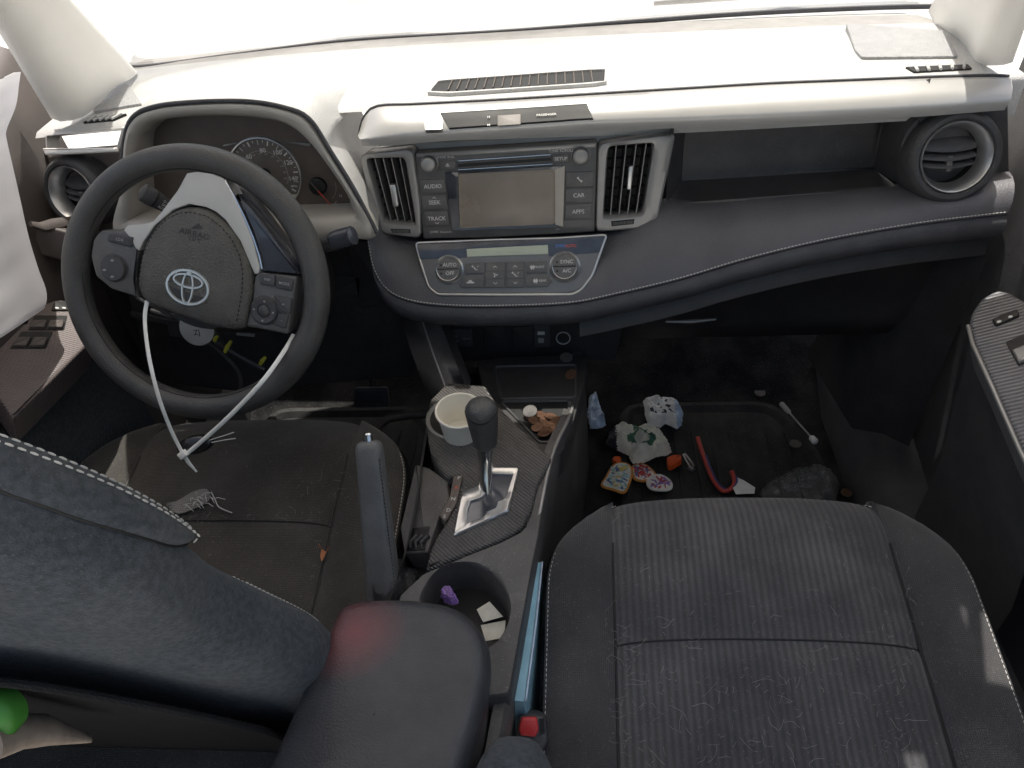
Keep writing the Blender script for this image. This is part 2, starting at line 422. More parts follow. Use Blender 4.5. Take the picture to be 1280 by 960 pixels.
# black display slot in the strip, tilted like the strip
a, b, c = at(529, 149, y=-.004), at(740, 136, y=-.004), at(739, 151, y=-.020)
ix = min(range(80), key=lambda k: abs(TL[k].x - .0)); so2 = mid[ix].copy(); sf = Fr(so2, mid[ix + 12] - mid[ix - 8], q1[ix] - q3[ix]); sf = sf.off(.0016)
mb = MB(); sp = sf.P([(555, 148), (740, 136), (739, 152), (556, 163)])
def on_strip(i, t):
    ks = ((0, TL), (.2, q1), (.5, mid), (.85, q3), (1, BL))
    for (ta, A_), (tb, B_2) in zip(ks, ks[1:]):
        if t <= tb: return A_[i].lerp(B_2[i], (t - ta) / (tb - ta))
i0 = min(range(80), key=lambda k: abs(proj(mid[k])[0] - 553)); i1 = min(range(80), key=lambda k: abs(proj(mid[k])[0] - 740)); nf = sf.n
dr = [[on_strip(i, t) + nf * h for i in range(i0, i1 + 1)] for t, h in ((.40, -.002), (.40, .0012), (.42, .0018), (.5, .0018), (.65, .0018), (.85, .0018), (.88, .0018), (.89, -.002))]
mb.loft(dr)
for e in (0, -1): mb.loft([[r_[e] for r_ in dr], [r_[e] - nf * .003 for r_ in dr]])
x, y = sf.p(683, 144); mb.text('PASSENGER', sf, x, y, .0012, .0038, 1)
for yy in (147, 157):
    x, y = sf.p(611, yy); mb.text('H' if yy == 147 else 'M', sf, x, y, .0012, .004, 1)
clock = dash.part('clock_display', mb, [M['deep'], M['ink']])
mb = MB(); mb.prism(sf, rounded(sf.P([(622, 145), (651, 143), (651, 156), (622, 158)]), .001), .0, .0012, .0004, 0)
dash.part('warning_lamp_lens', mb, [M['gauge']], clock)
mb = MB(); mb.prism(sf, rounded(sf.P([(530, 151), (553, 149), (553, 162), (531, 163)]), .0025), -.006, .0006, .0006)
dash.part('clock_button', mb, M['satin'])

# ---- defroster slot in the dash top
dp = [(538, 116), (549, 103), (756, 88), (755, 104), (563, 117)]
w = [on_top(*p, lift=.003) for p in dp]; fr = Fr(w[0], w[3] - w[0], w[2] - w[3])
P2 = [((p - fr.o).dot(fr.r), (p - fr.o).dot(fr.u)) for p in w]
mb = MB(); mb.prism(fr, P2, -.012, .0005, 0); outer = inset(ccw(P2), -.004)
mb.ring(fr, outer, ccw(P2), [(0, -.006), (.1, .0025), (.9, .003), (1, -.002)], 120, 1)
vent_top = dash.part('defroster_vent', mb, [M['deep'], M['dash_top']])
mb = MB()
for k in range(17):
    t = .10 + k * .052; a = w[0].lerp(w[3], t); a2 = w[1].lerp(w[2], max(0, (t - .02)))
    mb.loft([[a + fr.n * .0005, a2 + fr.n * .0005], [a + fr.n * .0035, a2 + fr.n * .0035], [a + fr.n * .0035 + fr.r * .0015, a2 + fr.n * .0035 + fr.r * .0015], [a + fr.n * .0005 + fr.r * .0015, a2 + fr.n * .0005 + fr.r * .0015]])
dash.part('vent_fin', mb, M['gauge_dark'], vent_top)
# speaker grilles and side demister slots
def grille_patch(pts, name, m, lift=.0025):
    w = [on_top(*p, lift=lift) for p in pts]; fr = Fr(w[0], w[1] - w[0], w[-1] - w[0])
    if fr.n.z < 0: fr = Fr(w[0], w[1] - w[0], w[0] - w[-1])
    P2 = [((p - fr.o).dot(fr.r), (p - fr.o).dot(fr.u)) for p in w]
    mb = MB(); mb.prism(fr, rounded(P2, .006), -.01, .002, .001)
    return dash.part(name, mb, m)
zr = crop(840, 0, 2.909)
grille_patch(zr((690, 212), (1040, 208), (990, 118), (630, 100), (665, 185)), 'speaker_grille', M['grille'])
zl = crop(0, 80, 4.3636)
grille_patch(zl((505, 265), (775, 220), (700, 112), (610, 130)), 'speaker_grille', M['grille'])
def slots(poly, n, lean):
    w = [on_top(*p, lift=.002) for p in poly]; fr = Fr(w[0], w[1] - w[0], w[3] - w[0])
    P2 = [((p - fr.o).dot(fr.r), (p - fr.o).dot(fr.u)) for p in w]
    mb = MB(); mb.prism(fr, P2, -.01, .001)
    for k in range(n):
        t = (k + .5) / n; a = w[0].lerp(w[1], t - lean); b = w[3].lerp(w[2], t + lean)
        mb.tube([a + fr.n * .002, b + fr.n * .002], .0022, 6, 1)
    dash.part('demister_vent', mb, [M['deep'], M['dash_top']])
slots(zr((880, 262), (1090, 250), (1075, 236), (850, 245)), 5, .04)
slots(zl((455, 320), (620, 305), (690, 275), (520, 290)), 5, -.05)

# ---- radio plane
RT = .2433; RF = Fr((0, 0, .68), (1, 0, 0), (0, math.sin(RT), math.cos(RT)))
# centre stack carrier (grey surround behind radio and vents)
body = [(452, 193), (520, 181), (747, 170), (846, 164), (823, 250), (812, 284), (745, 291), (640, 296), (523, 299), (478, 291)]
mb = MB(); mb.prism(RF, rounded(RF.P(body, 0), .006), -.06, -.034, .004)
dash.part('centre_surround', mb, M['bezel'])
cR = crop(500, 170, 4.5714)
head = MB(); face = cR((88, 95), (1128, 30), (1112, 545), (880, 560), (500, 580), (135, 585))
head.prism(RF, rounded(RF.P(face), .003), -.03, .002, .002)
# brighter upper lip
head.prism(RF, rounded(RF.P(cR((92, 98), (1122, 34), (1120, 66), (96, 124))), .002), .0, .004, .002, 2)
# label rows
def rtext(mb, s, X, Y, cap, m=1, fr=RF, h=.0046, wide=1.0, rot=None):
    (q,) = cR((X, Y)); x, y = fr.p(*q, h); mb.text(s, fr, x, y, h, cap, m, 0 if rot is None else rot, wide)
rtext(head, 'PWR VOL', 262, 120, .0042, h=.0026)
rtext(head, 'TUNE SCROLL', 920, 84, .0042, h=.0044)
rtext(head, '((SXM))', 195, 548, .0030, h=.0026); rtext(head, 'Gracenote', 262, 548, .0030, h=.0026)
rtext(head, 'micro', 902, 532, .002, h=.0026)
hu = dash.part('head_unit', head, [M['button'], M['ink'], M['bezel']])
hu['label'] = 'grey touchscreen radio with dusty blank screen'
def rbutton(pts, label, h0=.0, h1=.0045, ink=M['ink'], name='button', cap=.0062, par=hu, fr=RF, mm=None, extra=None, T=cR):
    mb = MB(); P2 = fr.P(T(*pts)); mb.prism(fr, rounded(P2, .0012, 3), h0, h1, .001)
    cx = sum(p[0] for p in P2) / len(P2); cy = sum(p[1] for p in P2) / len(P2)
    if label: mb.text(label, fr, cx, cy, h1 + .0003, cap, 1)
    if extra: extra(mb, fr, cx, cy, h1 + .0003)
    return dash.part(name, mb, [mm or M['button'], ink], par)
def tri(mb, fr, x, y, h, s, up=1, m=1):
    for a, b in (((-s, -s * .4 * up), (0, s * .5 * up)), ((0, s * .5 * up), (s, -s * .4 * up))):
        d = V(b) - V(a); n = V((-d.y, d.x)).normalized() * s * .16
        mb.flat(fr, [tuple(V(a) + n + V((x, y))), tuple(V(b) + n + V((x, y))), tuple(V(b) - n + V((x, y))), tuple(V(a) - n + V((x, y)))], h, m)
rbutton(((115, 248), (258, 243), (268, 322), (122, 328)), 'AUDIO')
rbutton(((125, 340), (268, 335), (275, 412), (133, 420)), 'SEEK', extra=lambda mb, fr, x, y, h: tri(mb, fr, x, y + .0074, h, .0026, 1))
rbutton(((140, 430), (276, 424), (285, 505), (150, 515)), 'TRACK', extra=lambda mb, fr, x, y, h: tri(mb, fr, x, y - .0068, h, .003, -1))
def phone(mb, fr, x, y, h):
    arc = [(x + .006 * math.cos(t), y + .006 * math.sin(t)) for t in [math.radians(a) for a in range(185, 275, 10)]]
    arc = [(px + .003, py + .003) for px, py in arc]
    mb.flat(fr, arc + [(px * .72 + (x + .003) * .28, py * .72 + (y + .003) * .28) for px, py in reversed(arc)], h, 1)
    for px, py in (arc[0], arc[-1]): mb.flat(fr, ell(px, py, .0018, .0013, .8, 10), h + .0001, 1)
rbutton(((950, 205), (1110, 198), (1105, 285), (945, 290)), None, extra=phone)
rbutton(((945, 298), (1102, 292), (1098, 375), (942, 380)), 'CAR')
rbutton(((945, 390), (1098, 383), (1092, 468), (940, 475)), 'APPS')
def eject(mb, fr, x, y, h):
    mb.flat(fr, [(x - .003, y), (x + .003, y), (x, y + .003)], h, 1); mb.flat(fr, [(x - .003, y - .0018), (x + .003, y - .0018), (x + .003, y - .0008), (x - .003, y - .0008)], h, 1)
rbutton(((228, 143), (318, 138), (320, 185), (230, 190)), None, extra=eject)
rbutton(((872, 107), (966, 100), (968, 148), (876, 155)), 'SETUP', cap=.0048)
mb = MB(); mb.prism(RF, rounded(RF.P(cR((325, 142), (868, 104), (872, 155), (328, 190))), .002), .0, .0036, .0012, 0)
mb.prism(RF, RF.P(cR((335, 158), (862, 122), (864, 138), (336, 174))), .003, .0040, 0, 1)
mb.tube([RF.g(*RF.p(*cR((335, 190))[0]), .004), RF.g(*RF.p(*cR((872, 157))[0]), .004)], .0011, 8, 2)
mb.tube([RF.g(*RF.p(*cR((335, 140))[0]), .004), RF.g(*RF.p(*cR((862, 104))[0]), .004)], .0011, 8, 2)
dash.part('disc_slot', mb, [M['black_soft'], M['deep'], M['chrome']], hu)
mb = MB(); so = RF.P(cR((260, 205), (942, 166), (932, 512), (300, 535))); si = RF.P(cR((335, 212), (886, 186), (888, 500), (345, 523)))
mb.ring(RF, so, si, [(0, .0), (.0, .006), (.06, .0068), (.95, .0062), (1, .0045)], 140, 0)
mb.flat(RF, si, .0046, 1); mb.prism(RF, inset(ccw(si), .003), .004, .0050, .0002, 1)
dash.part('touchscreen', mb, [M['gloss'], M['screen']], hu)
mb = MB(); mb.prism(RF, RF.P(cR((886, 186), (942, 166), (932, 512), (888, 500))), .006, .0072, .0002)
dash.part('screen_border', mb, M['screen_edge'], hu)
def knob(fr, cx, cy, r, h, name, par, mm, prof=None, ridges=0):
    mb = MB(); mb.lathe(fr, cx, cy, [(r * 1.22, 0), (r * 1.2, .002), (r * 1.04, .003), (r, .004), (r * .97, h * .8), (r * .93, h * .94), (r * .85, h), (r * .5, h + .0006), (.0005, h + .0008)], 56, 0)
    for k in range(ridges):
        a = 2 * PI * k / ridges; mb.tube([fr.g(cx + r * math.cos(a), cy + r * math.sin(a), .005), fr.g(cx + r * .98 * math.cos(a), cy + r * .98 * math.sin(a), h * .78)], .0006, 5, 1)
    return dash.part(name, mb, mm, par)
for X, Y, r in ((165, 160, 47), (1033, 115, 50)):
    x, y = RF.p(*cR((X, Y))[0], .008); knob(RF, x, y, r / 4.5714 * .00112, .017, 'knob', hu, [M['knob'], M['button']], ridges=40)

# ---- centre vents
def rect_vent(op, bez, tab, wheel_, side, label):
    opx = crop(420, 60, 2.909)
    o2 = RF.P(opx(*op)); b2 = RF.P(opx(*bez)); o2 = rounded(o2, .006); b2 = rounded(b2, .010)
    mb = MB(); mb.ring(RF, b2, o2, [(0, -.034), (.0, .004), (.12, .0075), (.45, .0085), (.8, .0075), (.93, .004), (1, -.03)], 140, 0)
    mb.flat(RF, o2, -.029, 1)
    v = dash.part('centre_vent', mb, [M['bezel'], M['deep']], label=label)
    xs = [p[0] for p in o2]; q = [RF.p(*p) for p in opx(*op)]
    for k in range(4):
        t = (k + .7) / 4.4; a = V(q[0]).lerp(V(q[1]), t); b = V(q[3]).lerp(V(q[2]), t)
        s = MB()
        s.loft([[RF.g(*a, -.004), RF.g(*b, -.004)], [RF.g(a.x + .0012, a.y, -.003), RF.g(b.x + .0012, b.y, -.003)], [RF.g(a.x + .0024, a.y, -.004), RF.g(b.x + .0024, b.y, -.004)], [RF.g(a.x + .003 + .006 * side, a.y, -.026), RF.g(b.x + .003 + .006 * side, b.y, -.026)]])
        dash.part('slat', s, M['black'], v)
        e = MB(); e.tube([RF.g(a.x + .001, a.y, -.0028), RF.g(b.x + .001, b.y, -.0028)], .0009, 6); dash.part('slat_edge', e, M['bezel'], v)
    s = MB()
    for k in range(7):
        t = (k + .5) / 7; a = V(q[0]).lerp(V(q[3]), t); b = V(q[1]).lerp(V(q[2]), t)
        s.loft([[RF.g(*a, -.014), RF.g(*b, -.014)], [RF.g(a.x, a.y + .002, -.024), RF.g(b.x, b.y + .002, -.024)]])
    dash.part('rear_louvre', s, M['black'], v)
    t2 = RF.P(opx(*tab)); s = MB(); s.prism(RF, rounded(t2, .003), -.006, .004, .0018); dash.part('vent_tab', s, M['satin'], v)
    w2 = RF.P(opx(*wheel_), .008); s = MB(); s.prism(RF, w2, .004, .0092, .001, 1); c0, c1 = V(w2[0]).lerp(V(w2[3]), .5), V(w2[1]).lerp(V(w2[2]), .5)
    for k in range(11):
        c = c0.lerp(c1, .1 + .08 * k); s.tube([RF.g(c.x, c.y - .0022, .0095), RF.g(c.x, c.y + .0022, .0095)], .0012, 6, 0)
    dash.part('vent_thumbwheel', s, [M['button'], M['deep']], v)
rect_vent(((115, 400), (250, 398), (292, 637), (178, 627)), ((88, 386), (284, 362), (310, 560), (312, 690), (172, 672), (120, 520)),
          ((195, 495), (218, 495), (230, 575), (208, 577)), ((198, 657), (270, 659), (272, 674), (205, 672)), 1, 'left centre air vent beside the instrument cluster')
rect_vent(((992, 356), (1152, 345), (1112, 600), (974, 610)), ((952, 345), (1160, 318), (1235, 306), (1165, 640), (1110, 652), (944, 668)),
          ((1064, 428), (1082, 426), (1074, 514), (1056, 516)), ((1000, 630), (1085, 622), (1083, 640), (1002, 648)), -1, 'right centre air vent beside the passenger shelf')

# ---- climate panel
bot = RF.g(*RF.p(635, 299), 0)
CF = Fr(bot + V((0, -.024, .002)), (1, 0, 0), (0, math.sin(.62), math.cos(.62)))
out = cR((92, 612), (500, 596), (900, 585), (1182, 566), (1098, 800), (1035, 880), (985, 905), (600, 908), (215, 906), (165, 862), (115, 705))
mb = MB(); mb.prism(CF, rounded(CF.P(out), .006), -.06, .004, .004)
clim = dash.part('climate_panel', mb, [M['climate']], label='automatic climate control panel with two knobs')
mb = MB(); mb.tube([CF.g(x, y, .0035) for x, y in rounded(CF.P(out), .006)], .0019, 8, closed=True); dash.part('panel_border', mb, M['satin'], clim)
mb = MB(); mb.prism(CF, rounded(CF.P(cR((98, 622), (500, 604), (1172, 574), (1136, 668), (850, 690), (850, 640), (382, 660), (384, 695), (118, 706))), .002), .0, .0052, .0004); dash.part('gloss_band', mb, M['gloss'], clim)
mb = MB(); dpy = CF.P(cR((383, 648), (846, 624), (846, 676), (388, 692))); mb.prism(CF, rounded(dpy, .001), .002, .0058, .0003); dash.part('climate_display', mb, M['lcd'], clim)
mb = MB()
for s, X, m in (('SYNC', 918, 0), ('AUTO', 975, 1)):
    x, y = CF.p(*cR((X, 628))[0], .006); mb.text(s, CF, x, y, .0056, .0045, m)
dash.part('indicator_print', mb, [M['blue_ink'], M['red_ink']], clim)
def fan_icon(mb, fr, x, y, h, s=.0035):
    for k in range(3):
        a = k * 2 * PI / 3; mb.flat(fr, ell(x + s * .6 * math.cos(a), y + s * .6 * math.sin(a), s * .62, s * .3, a + .5, 12), h, 1)
def seat_icon(mb, fr, x, y, h):
    mb.flat(fr, ell(x - .004, y + .003, .0015, .0015, 0, 12), h, 1); mb.flat(fr, [(x - .003, y + .001), (x + .001, y - .003), (x + .004, y - .003), (x + .004, y - .0018), (x + .0015, y - .0018), (x - .001, y + .002)], h, 1)
    mb.flat(fr, [(x + .003, y + .001), (x + .006, y + .003), (x + .006, y + .004), (x + .003, y + .002)], h, 1)
def car_icon(mb, fr, x, y, h):
    mb.flat(fr, [(x - .006, y - .002), (x + .006, y - .002), (x + .006, y), (x + .003, y + .0006), (x + .0015, y + .003), (x - .002, y + .003), (x - .0035, y + .0006), (x - .006, y)], h, 1)
def demist_icon(word):
    def f(mb, fr, x, y, h):
        mb.flat(fr, [(x - .009, y - .0022), (x - .003, y - .0022), (x - .002, y + .002), (x - .010, y + .002)], h, 1)
        for k in range(2): mb.flat(fr, [(x - .008 + .003 * k, y - .004), (x - .007 + .003 * k, y - .004), (x - .007 + .003 * k, y + .0036), (x - .008 + .003 * k, y + .0036)], h + .0001, 1)
        mb.text(word, fr, x + .005, y, h, .0034, 1)
    return f
def two(mid):
    def f(mb, fr, x, y, h):
        tri(mb, fr, x, y + .0125, h, .003, 1); tri(mb, fr, x, y - .0125, h, .003, -1); mid(mb, fr, x, y, h)
        for dy in (.006, -.006): mb.flat(fr, [(x - .014, y + dy - .0003), (x + .014, y + dy - .0003), (x + .014, y + dy + .0003), (x - .014, y + dy + .0003)], h - .0001, 2)
    return f
cb = lambda pts, e: rbutton(pts, None, .0, .0075, par=clim, fr=CF, extra=e)
cb(((376, 732), (489, 724), (487, 785), (379, 790)), seat_icon)
cb(((376, 800), (485, 795), (481, 868), (352, 868), (340, 850)), car_icon)
o = cb(((495, 726), (604, 722), (600, 868), (489, 868)), two(fan_icon)); o.data.materials.append(M['deep'])
o = cb(((612, 722), (714, 720), (711, 865), (606, 868)), two(seat_icon)); o.data.materials.append(M['deep'])
cb(((722, 721), (838, 716), (838, 782), (722, 786)), demist_icon('FRONT'))
cb(((722, 796), (836, 790), (872, 830), (842, 862), (720, 865)), demist_icon('REAR'))
for X, Y, r, a, b in ((275, 762, 70, 'AUTO', 'OFF'), (940, 746, 74, 'SYNC', 'A/C')):
    x, y = CF.p(*cR((X, Y))[0], .014); R = r / 4.5714 * .00118
    mb = MB(); mb.lathe(CF, x, y, [(R * 1.3, .003), (R * 1.28, .006), (R * 1.14, .008), (R * 1.10, .012), (R * 1.05, .0165), (R * .99, .0180), (R * .93, .0172)], 64, 0, cap=False)
    kn = dash.part('knob', mb, [M['satin']], clim)
    mb = MB()
    for sgn, word in ((1, a), (-1, b)):
        arc = [(x + R * .92 * math.cos(t), y + sgn * .0005 + sgn * R * .92 * math.sin(t)) for t in [PI * k / 24 for k in range(25)]]
        mb.prism(CF, arc, .008, .0172, .0008)
        mb.text(word, CF, x + R * .18, y + sgn * R * .36, .0175, .0055, 1)
        mb.flat(CF, [(x - R * .66, y + sgn * R * .36 - .0015), (x - R * .5, y + sgn * R * .36 - .0015), (x - R * .5, y + sgn * R * .36 + .0015), (x - R * .66, y + sgn * R * .36 + .0015)], .0175, 2)
    dash.part('knob_buttons', mb, [M['button'], M['ink'], M['deep']], kn)

# ---- leather pad: shelf edge, crown, stitch line, rolled lip
st_px = [(455, 262), (461, 305), (470, 342), (488, 366), (520, 378), (570, 383), (640, 383), (715, 379), (775, 367), (850, 349), (920, 328), (990, 310), (1060, 295), (1150, 280), (1215, 272), (1260, 267)]
st_y = [-.035, -.05, -.062, -.078, -.09, -.095, -.097, -.097, -.092, -.086, -.08, -.073, -.066, -.058, -.05, -.045]
up_px = [(462, 240), (474, 262), (484, 285), (496, 296), (524, 299), (570, 300), (640, 298), (715, 293), (762, 289), (822, 254), (880, 253), (970, 246), (1060, 239), (1140, 232), (1200, 225), (1262, 215)]
up_y = [.0, .0, .0, .0, .004, .004, .004, .004, .005, .012, .012, .012, .012, .012, .012, .012]
S = spline([at(*p, y=y) for p, y in zip(st_px, st_y)], 120); U = spline([at(*p, y=y) for p, y in zip(up_px, up_y)], 120)
def blend(t, bulge):
    return [u.lerp(s, t) + V((0, -bulge * .8, bulge * .45)) for u, s in zip(U, S)]
mb = MB(); mb.loft([[u + V((0, .03, -.01)) for u in U], U, blend(.12, .010), blend(.3, .016), blend(.5, .017), blend(.7, .013), blend(.88, .006), S])
pad = dash.part('leather_pad', mb, M['pad'], smooth=70)
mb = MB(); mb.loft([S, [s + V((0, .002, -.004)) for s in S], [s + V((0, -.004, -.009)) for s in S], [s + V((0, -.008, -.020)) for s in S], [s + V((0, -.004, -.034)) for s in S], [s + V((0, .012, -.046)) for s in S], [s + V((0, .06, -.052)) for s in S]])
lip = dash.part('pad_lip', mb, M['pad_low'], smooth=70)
mb = MB(); mb.stitches([s + V((0, -.0012, .0035)) for s in S], .0052, .0038, .0008)
dash.part('stitching', mb, M['thread'], pad)

# ---- passenger shelf recess
ed = [(832, 256), (900, 250), (1000, 243), (1060, 239), (1128, 233)]; bk = [(852, 226), (920, 222), (1000, 217), (1050, 214), (1092, 211)]
E_ = [at(*p, y=.012) for p in ed]; n = len(E_)
zf = sum(p.z for p in E_) / n
B_ = [at(*p, z=zf - .006) for p in bk]; T_ = [at(*p, y=.012) for p in ((846, 166), (920, 160), (1000, 154), (1060, 150), (1128, 145))]
mb = MB(); E2, B2 = spline(E_, 40), spline(B_, 40)
Tb = [b + V((0, .012, .12)) for b in B2]
mb.loft([[e + V((0, -.004, -.004)) for e in E2], E2, [e + V((0, .006, -.006)) for e in E2], B2, [b + V((0, .006, .012)) for b in B2], Tb])
mb.loft([[E2[0], E2[0] + V((0, .0, .16))], [B2[0], Tb[0]]]); mb.loft([[E2[-1], E2[-1] + V((0, 0, .16))], [B2[-1], Tb[-1]]])
dash.part('storage_shelf', mb, M['black_soft'], smooth=50)
# panel round the right-hand vent
pn = [(1190 + 63 * math.cos(math.radians(a)), 196 + 61 * math.sin(math.radians(a))) for a in range(100, 265, 12)] + [(1215, 132), (1262, 128), (1264, 240), (1225, 250)]
VF = Fr(at(1190, 196, y=.012), (1, .10, 0), (0, .12, 1))
mb = MB(); mb.prism(VF, VF.P(pn), -.06, -.004, .002); dash.part('vent_surround', mb, M['black_soft'])

# ---- round side vents
def round_vent(fr, r, name, label, halfopen):
    mb = MB(); mb.lathe(fr, 0, 0, [(r * 1.02, -.03), (r * 1.0, -.004), (r * .985, .006), (r * .95, .013), (r * .88, .017), (r * .80, .017), (r * .76, .013), (r * .75, .008)], 72, 0, cap=False)
    v = dash.part(name, mb, [M['black_soft']], label=label)
    mb = MB(); mb.lathe(fr, 0, 0, [(r * .76, .010), (r * .755, .015), (r * .735, .0165), (r * .71, .015), (r * .60, -.004), (r * .585, -.010)], 72, 0, cap=False); dash.part('vent_ring', mb, M['satin'], v)
    mb = MB(); mb.lathe(fr, 0, 0, [(r * .60, -.006), (r * .60, -.05)], 48, 0); dash.part('vent_throat', mb, M['deep'], v)
    for k, (yy, tilt, dep) in enumerate(((.30, .75, .030), (-.02, .35, .022), (-.30, .2, .022))):
        w = r * .58 * math.sqrt(max(0, 1 - yy ** 2)); s = MB(); n = 20
        rows = []
        for dd, lift in ((0, .0), (.15, .0022), (.5, .002), (1, -.001)):
            row = []
            for i in range(n):
                x = -w + 2 * w * i / (n - 1); bow = (1 - (x / w) ** 2)
                row.append(fr.g(x * .98, yy * r * .58 + dd * dep * math.sin(tilt) + lift - bow * .004 * (1 - dd), -.008 + bow * .006 - dd * dep * math.cos(tilt)))
            rows.append(row)
        rows.append([p - fr.u * .0025 for p in rows[0]][::1]); rows = [rows[-1]] + rows[:-1]
        s.loft(rows); dash.part('slat', s, M['black_soft'], v)
    s = MB(); s.prism(fr, rounded([(-.004, -.0 * r), (.004, -.0 * r), (.0035, -.34 * r), (-.0035, -.34 * r)], .002), -.02, -.003, .001); dash.part('vent_tab', s, M['button'], v)
round_vent(Fr(at(1190, 195, y=-.005), (1, .03, 0), (0, .30, .95)), .0665, 'side_vent', 'round air vent with satin ring at passenger end of dashboard', 1)
round_vent(Fr(at(98, 240, y=.015), (1, -.22, 0), (0, .28, .95)), .058, 'side_vent', 'round air vent with satin ring half hidden behind the steering wheel', 0)

# ---- left end strip and panel
ls = zl((250, 380), (690, 340), (655, 470), (255, 490)); LF = Fr(at(100, 180, y=.02), (1, -.05, 0), (0, .5, .86))
mb = MB(); mb.prism(LF, rounded(LF.P(ls), .006), -.03, .004, .004); dash.part('silver_strip', mb, M['silver'])
mb = MB(); mb.prism(LF, rounded(LF.P(zl((245, 462), (650, 458), (648, 480), (262, 500))), .002), .0, .0075, .003); dash.part('strip_edge', mb, M['cream'])
lp = zl((240, 470), (262, 500), (660, 470), (700, 480), (700, 920), (300, 920), (262, 560))
LP = Fr(at(100, 250, y=.035), (1, -.05, 0), (0, .15, 1)); mb = MB(); mb.prism(LP, rounded(LP.P(lp), .006), -.04, 0, .004); dash.part('vent_surround', mb, M['gauge_dark'])

# ---- gauge cluster and its hood
KF = Fr(at(300, 200, y=-.055), (1, 0, 0), (0, .22, .975))
oc = [(150, 300), (153, 230), (155, 180), (165, 150), (192, 136), (241, 130), (309, 129), (357, 137), (385, 151), (412, 192), (440, 237), (470, 294), (430, 300), (300, 304)]
ic = [(167, 262), (168, 186), (179, 162), (206, 150), (275, 146), (330, 150), (364, 162), (395, 192), (430, 241), (436, 262), (430, 268), (300, 272), (172, 274)]
oc2 = spline([V(p) for p in KF.P(oc)], 130, True); ic2 = spline([V(p) for p in KF.P(ic)], 130, True)
mb = MB(); mb.ring(KF, oc2, ic2, [(0, -.02), (0, -.003), (.1, .0035), (.35, .005), (.75, .001), (1, -.012), (1, -.10)], 200, 0, c=KF.p(300, 205))
frame = dash.part('cluster_frame', mb, M['beige'], smooth=50)
# hood skin from the frame outline forward into the dash top
hp = [p for p in spline([V(p) for p in KF.P([(150, 232), (155, 178), (165, 148), (192, 134), (241, 128), (309, 127), (357, 135), (387, 149), (414, 190), (443, 237), (472, 292)])], 70)]
A = [KF.g(p.x, p.y, -.002) for p in hp]; rows = [A]
for t in (.08, .2, .4, .6, .8, 1):
    row = []
    for p in A:
        y = p.y + t * .30; zt = top_z(p.x, max(y, Y0 + .01)) - .012 * t if y > Y0 else p.z
        top = p.z + .006 * math.sin(PI * min(1, t * 3)) if t < .34 else p.z
        k = max(0, min(1, (t - .05) / .95)); k = k * k * (3 - 2 * k)
        row.append(V((p.x + ((.02 if p.z > .80 else -.05) if p.x > -.3 else -.01) * t, y, min(top, top * (1 - k) + min(p.z, zt) * k) if p.z > .80 else p.z)))
    rows.append(row)
mb = MB(); mb.loft(rows); dash.part('gauge_hood', mb, M['dash_top'], smooth=60)
mb = MB(); mb.tube([p + V((0, -.002, .001)) for p in A[4:]], .0032, 8); dash.part('hood_seam', mb, M['pad_low'])
# gauge face
GF = Fr(at(330, 225, y=.0), (1, 0, 0), (0, .10, .995))
mb = MB(); mb.prism(GF, rounded(GF.P([(160, 288), (160, 190), (170, 158), (206, 140), (275, 136), (335, 140), (374, 156), (404, 190), (440, 245), (450, 288)]), .01), -.02, 0, .001)
cl = dash.part('gauge_panel', mb, M['gauge_dark'], label='instrument cluster with speedometer seen through the steering wheel')
gz = crop(280, 150, 6.4); gp = lambda X, Y, h=0: GF.p(*gz((X, Y))[0], h)
c0 = V(gp(330, 430, .004)); R0 = (V(gp(618, 470, .004)) - c0).length
mb = MB(); mb.lathe(GF, c0.x, c0.y, [(R0, .0), (R0, .003), (R0 * .97, .004)], 80, 0)
mb.lathe(GF, c0.x, c0.y, [(R0 * 1.02, .0), (R0 * 1.02, .007), (R0 * .985, .0075), (R0 * .98, .004)], 80, 2, cap=False)
def pol(deg, r): a = math.radians(deg); return (c0.x + r * math.cos(a), c0.y + r * math.sin(a))
for k in range(29):
    d = 215 - k * (250 / 28) + 0; r1 = R0 * (.80 if k % 2 == 0 else .86); a, b = V(pol(d, r1)), V(pol(d, R0 * .93)); nn = (b - a).orthogonal().normalized() * (.0010 if k % 4 == 0 else .0005)
    mb.flat(GF, [tuple(a + nn), tuple(b + nn), tuple(b - nn), tuple(a - nn)], .0044, 1)
for s, X, Y in (('40', 60, 430), ('60', 200, 295), ('80', 310, 245), ('100', 425, 262), ('120', 512, 342), ('140', 553, 470)):
    mb.text(s, GF, *gp(X, Y, .0044), .0044, .0068, 1)
mb.text('MPH', GF, *gp(558, 530, .0044), .0044, .003, 1)
for k in range(9):
    d = 128 - k * 18; a, b = V(pol(d, R0 * .47)), V(pol(d, R0 * .51)); mb.text(str(80 + 20 * k), GF, *pol(d, R0 * .56), .0044, .0026, 3, 0)
arc = [pol(150 - k * 6, R0 * .64) for k in range(31)]
for k in range(30):
    a, b = V(arc[k]), V(arc[k + 1]); nn = (b - a).orthogonal().normalized() * .0004; mb.flat(GF, [tuple(a + nn), tuple(b + nn), tuple(b - nn), tuple(a - nn)], .0043, 3)
mb.lathe(GF, c0.x, c0.y, [(R0 * .16, .004), (R0 * .15, .010), (R0 * .1, .012)], 32, 4)
nd = [pol(225, R0 * .05), pol(222, R0 * .85), pol(223, R0 * .85), pol(245, R0 * .05)]; mb.flat(GF, nd, .0105, 5)
mb.prism(GF, GF.P(gz((520, 590), (595, 585), (570, 660), (520, 690))), .003, .0048, 0, 6)
dash.part('speedometer', mb, [M['gauge'], M['ink'], M['satin'], M['ink_dim'], M['deep'], M['red_ink'], M['lcd']], cl)
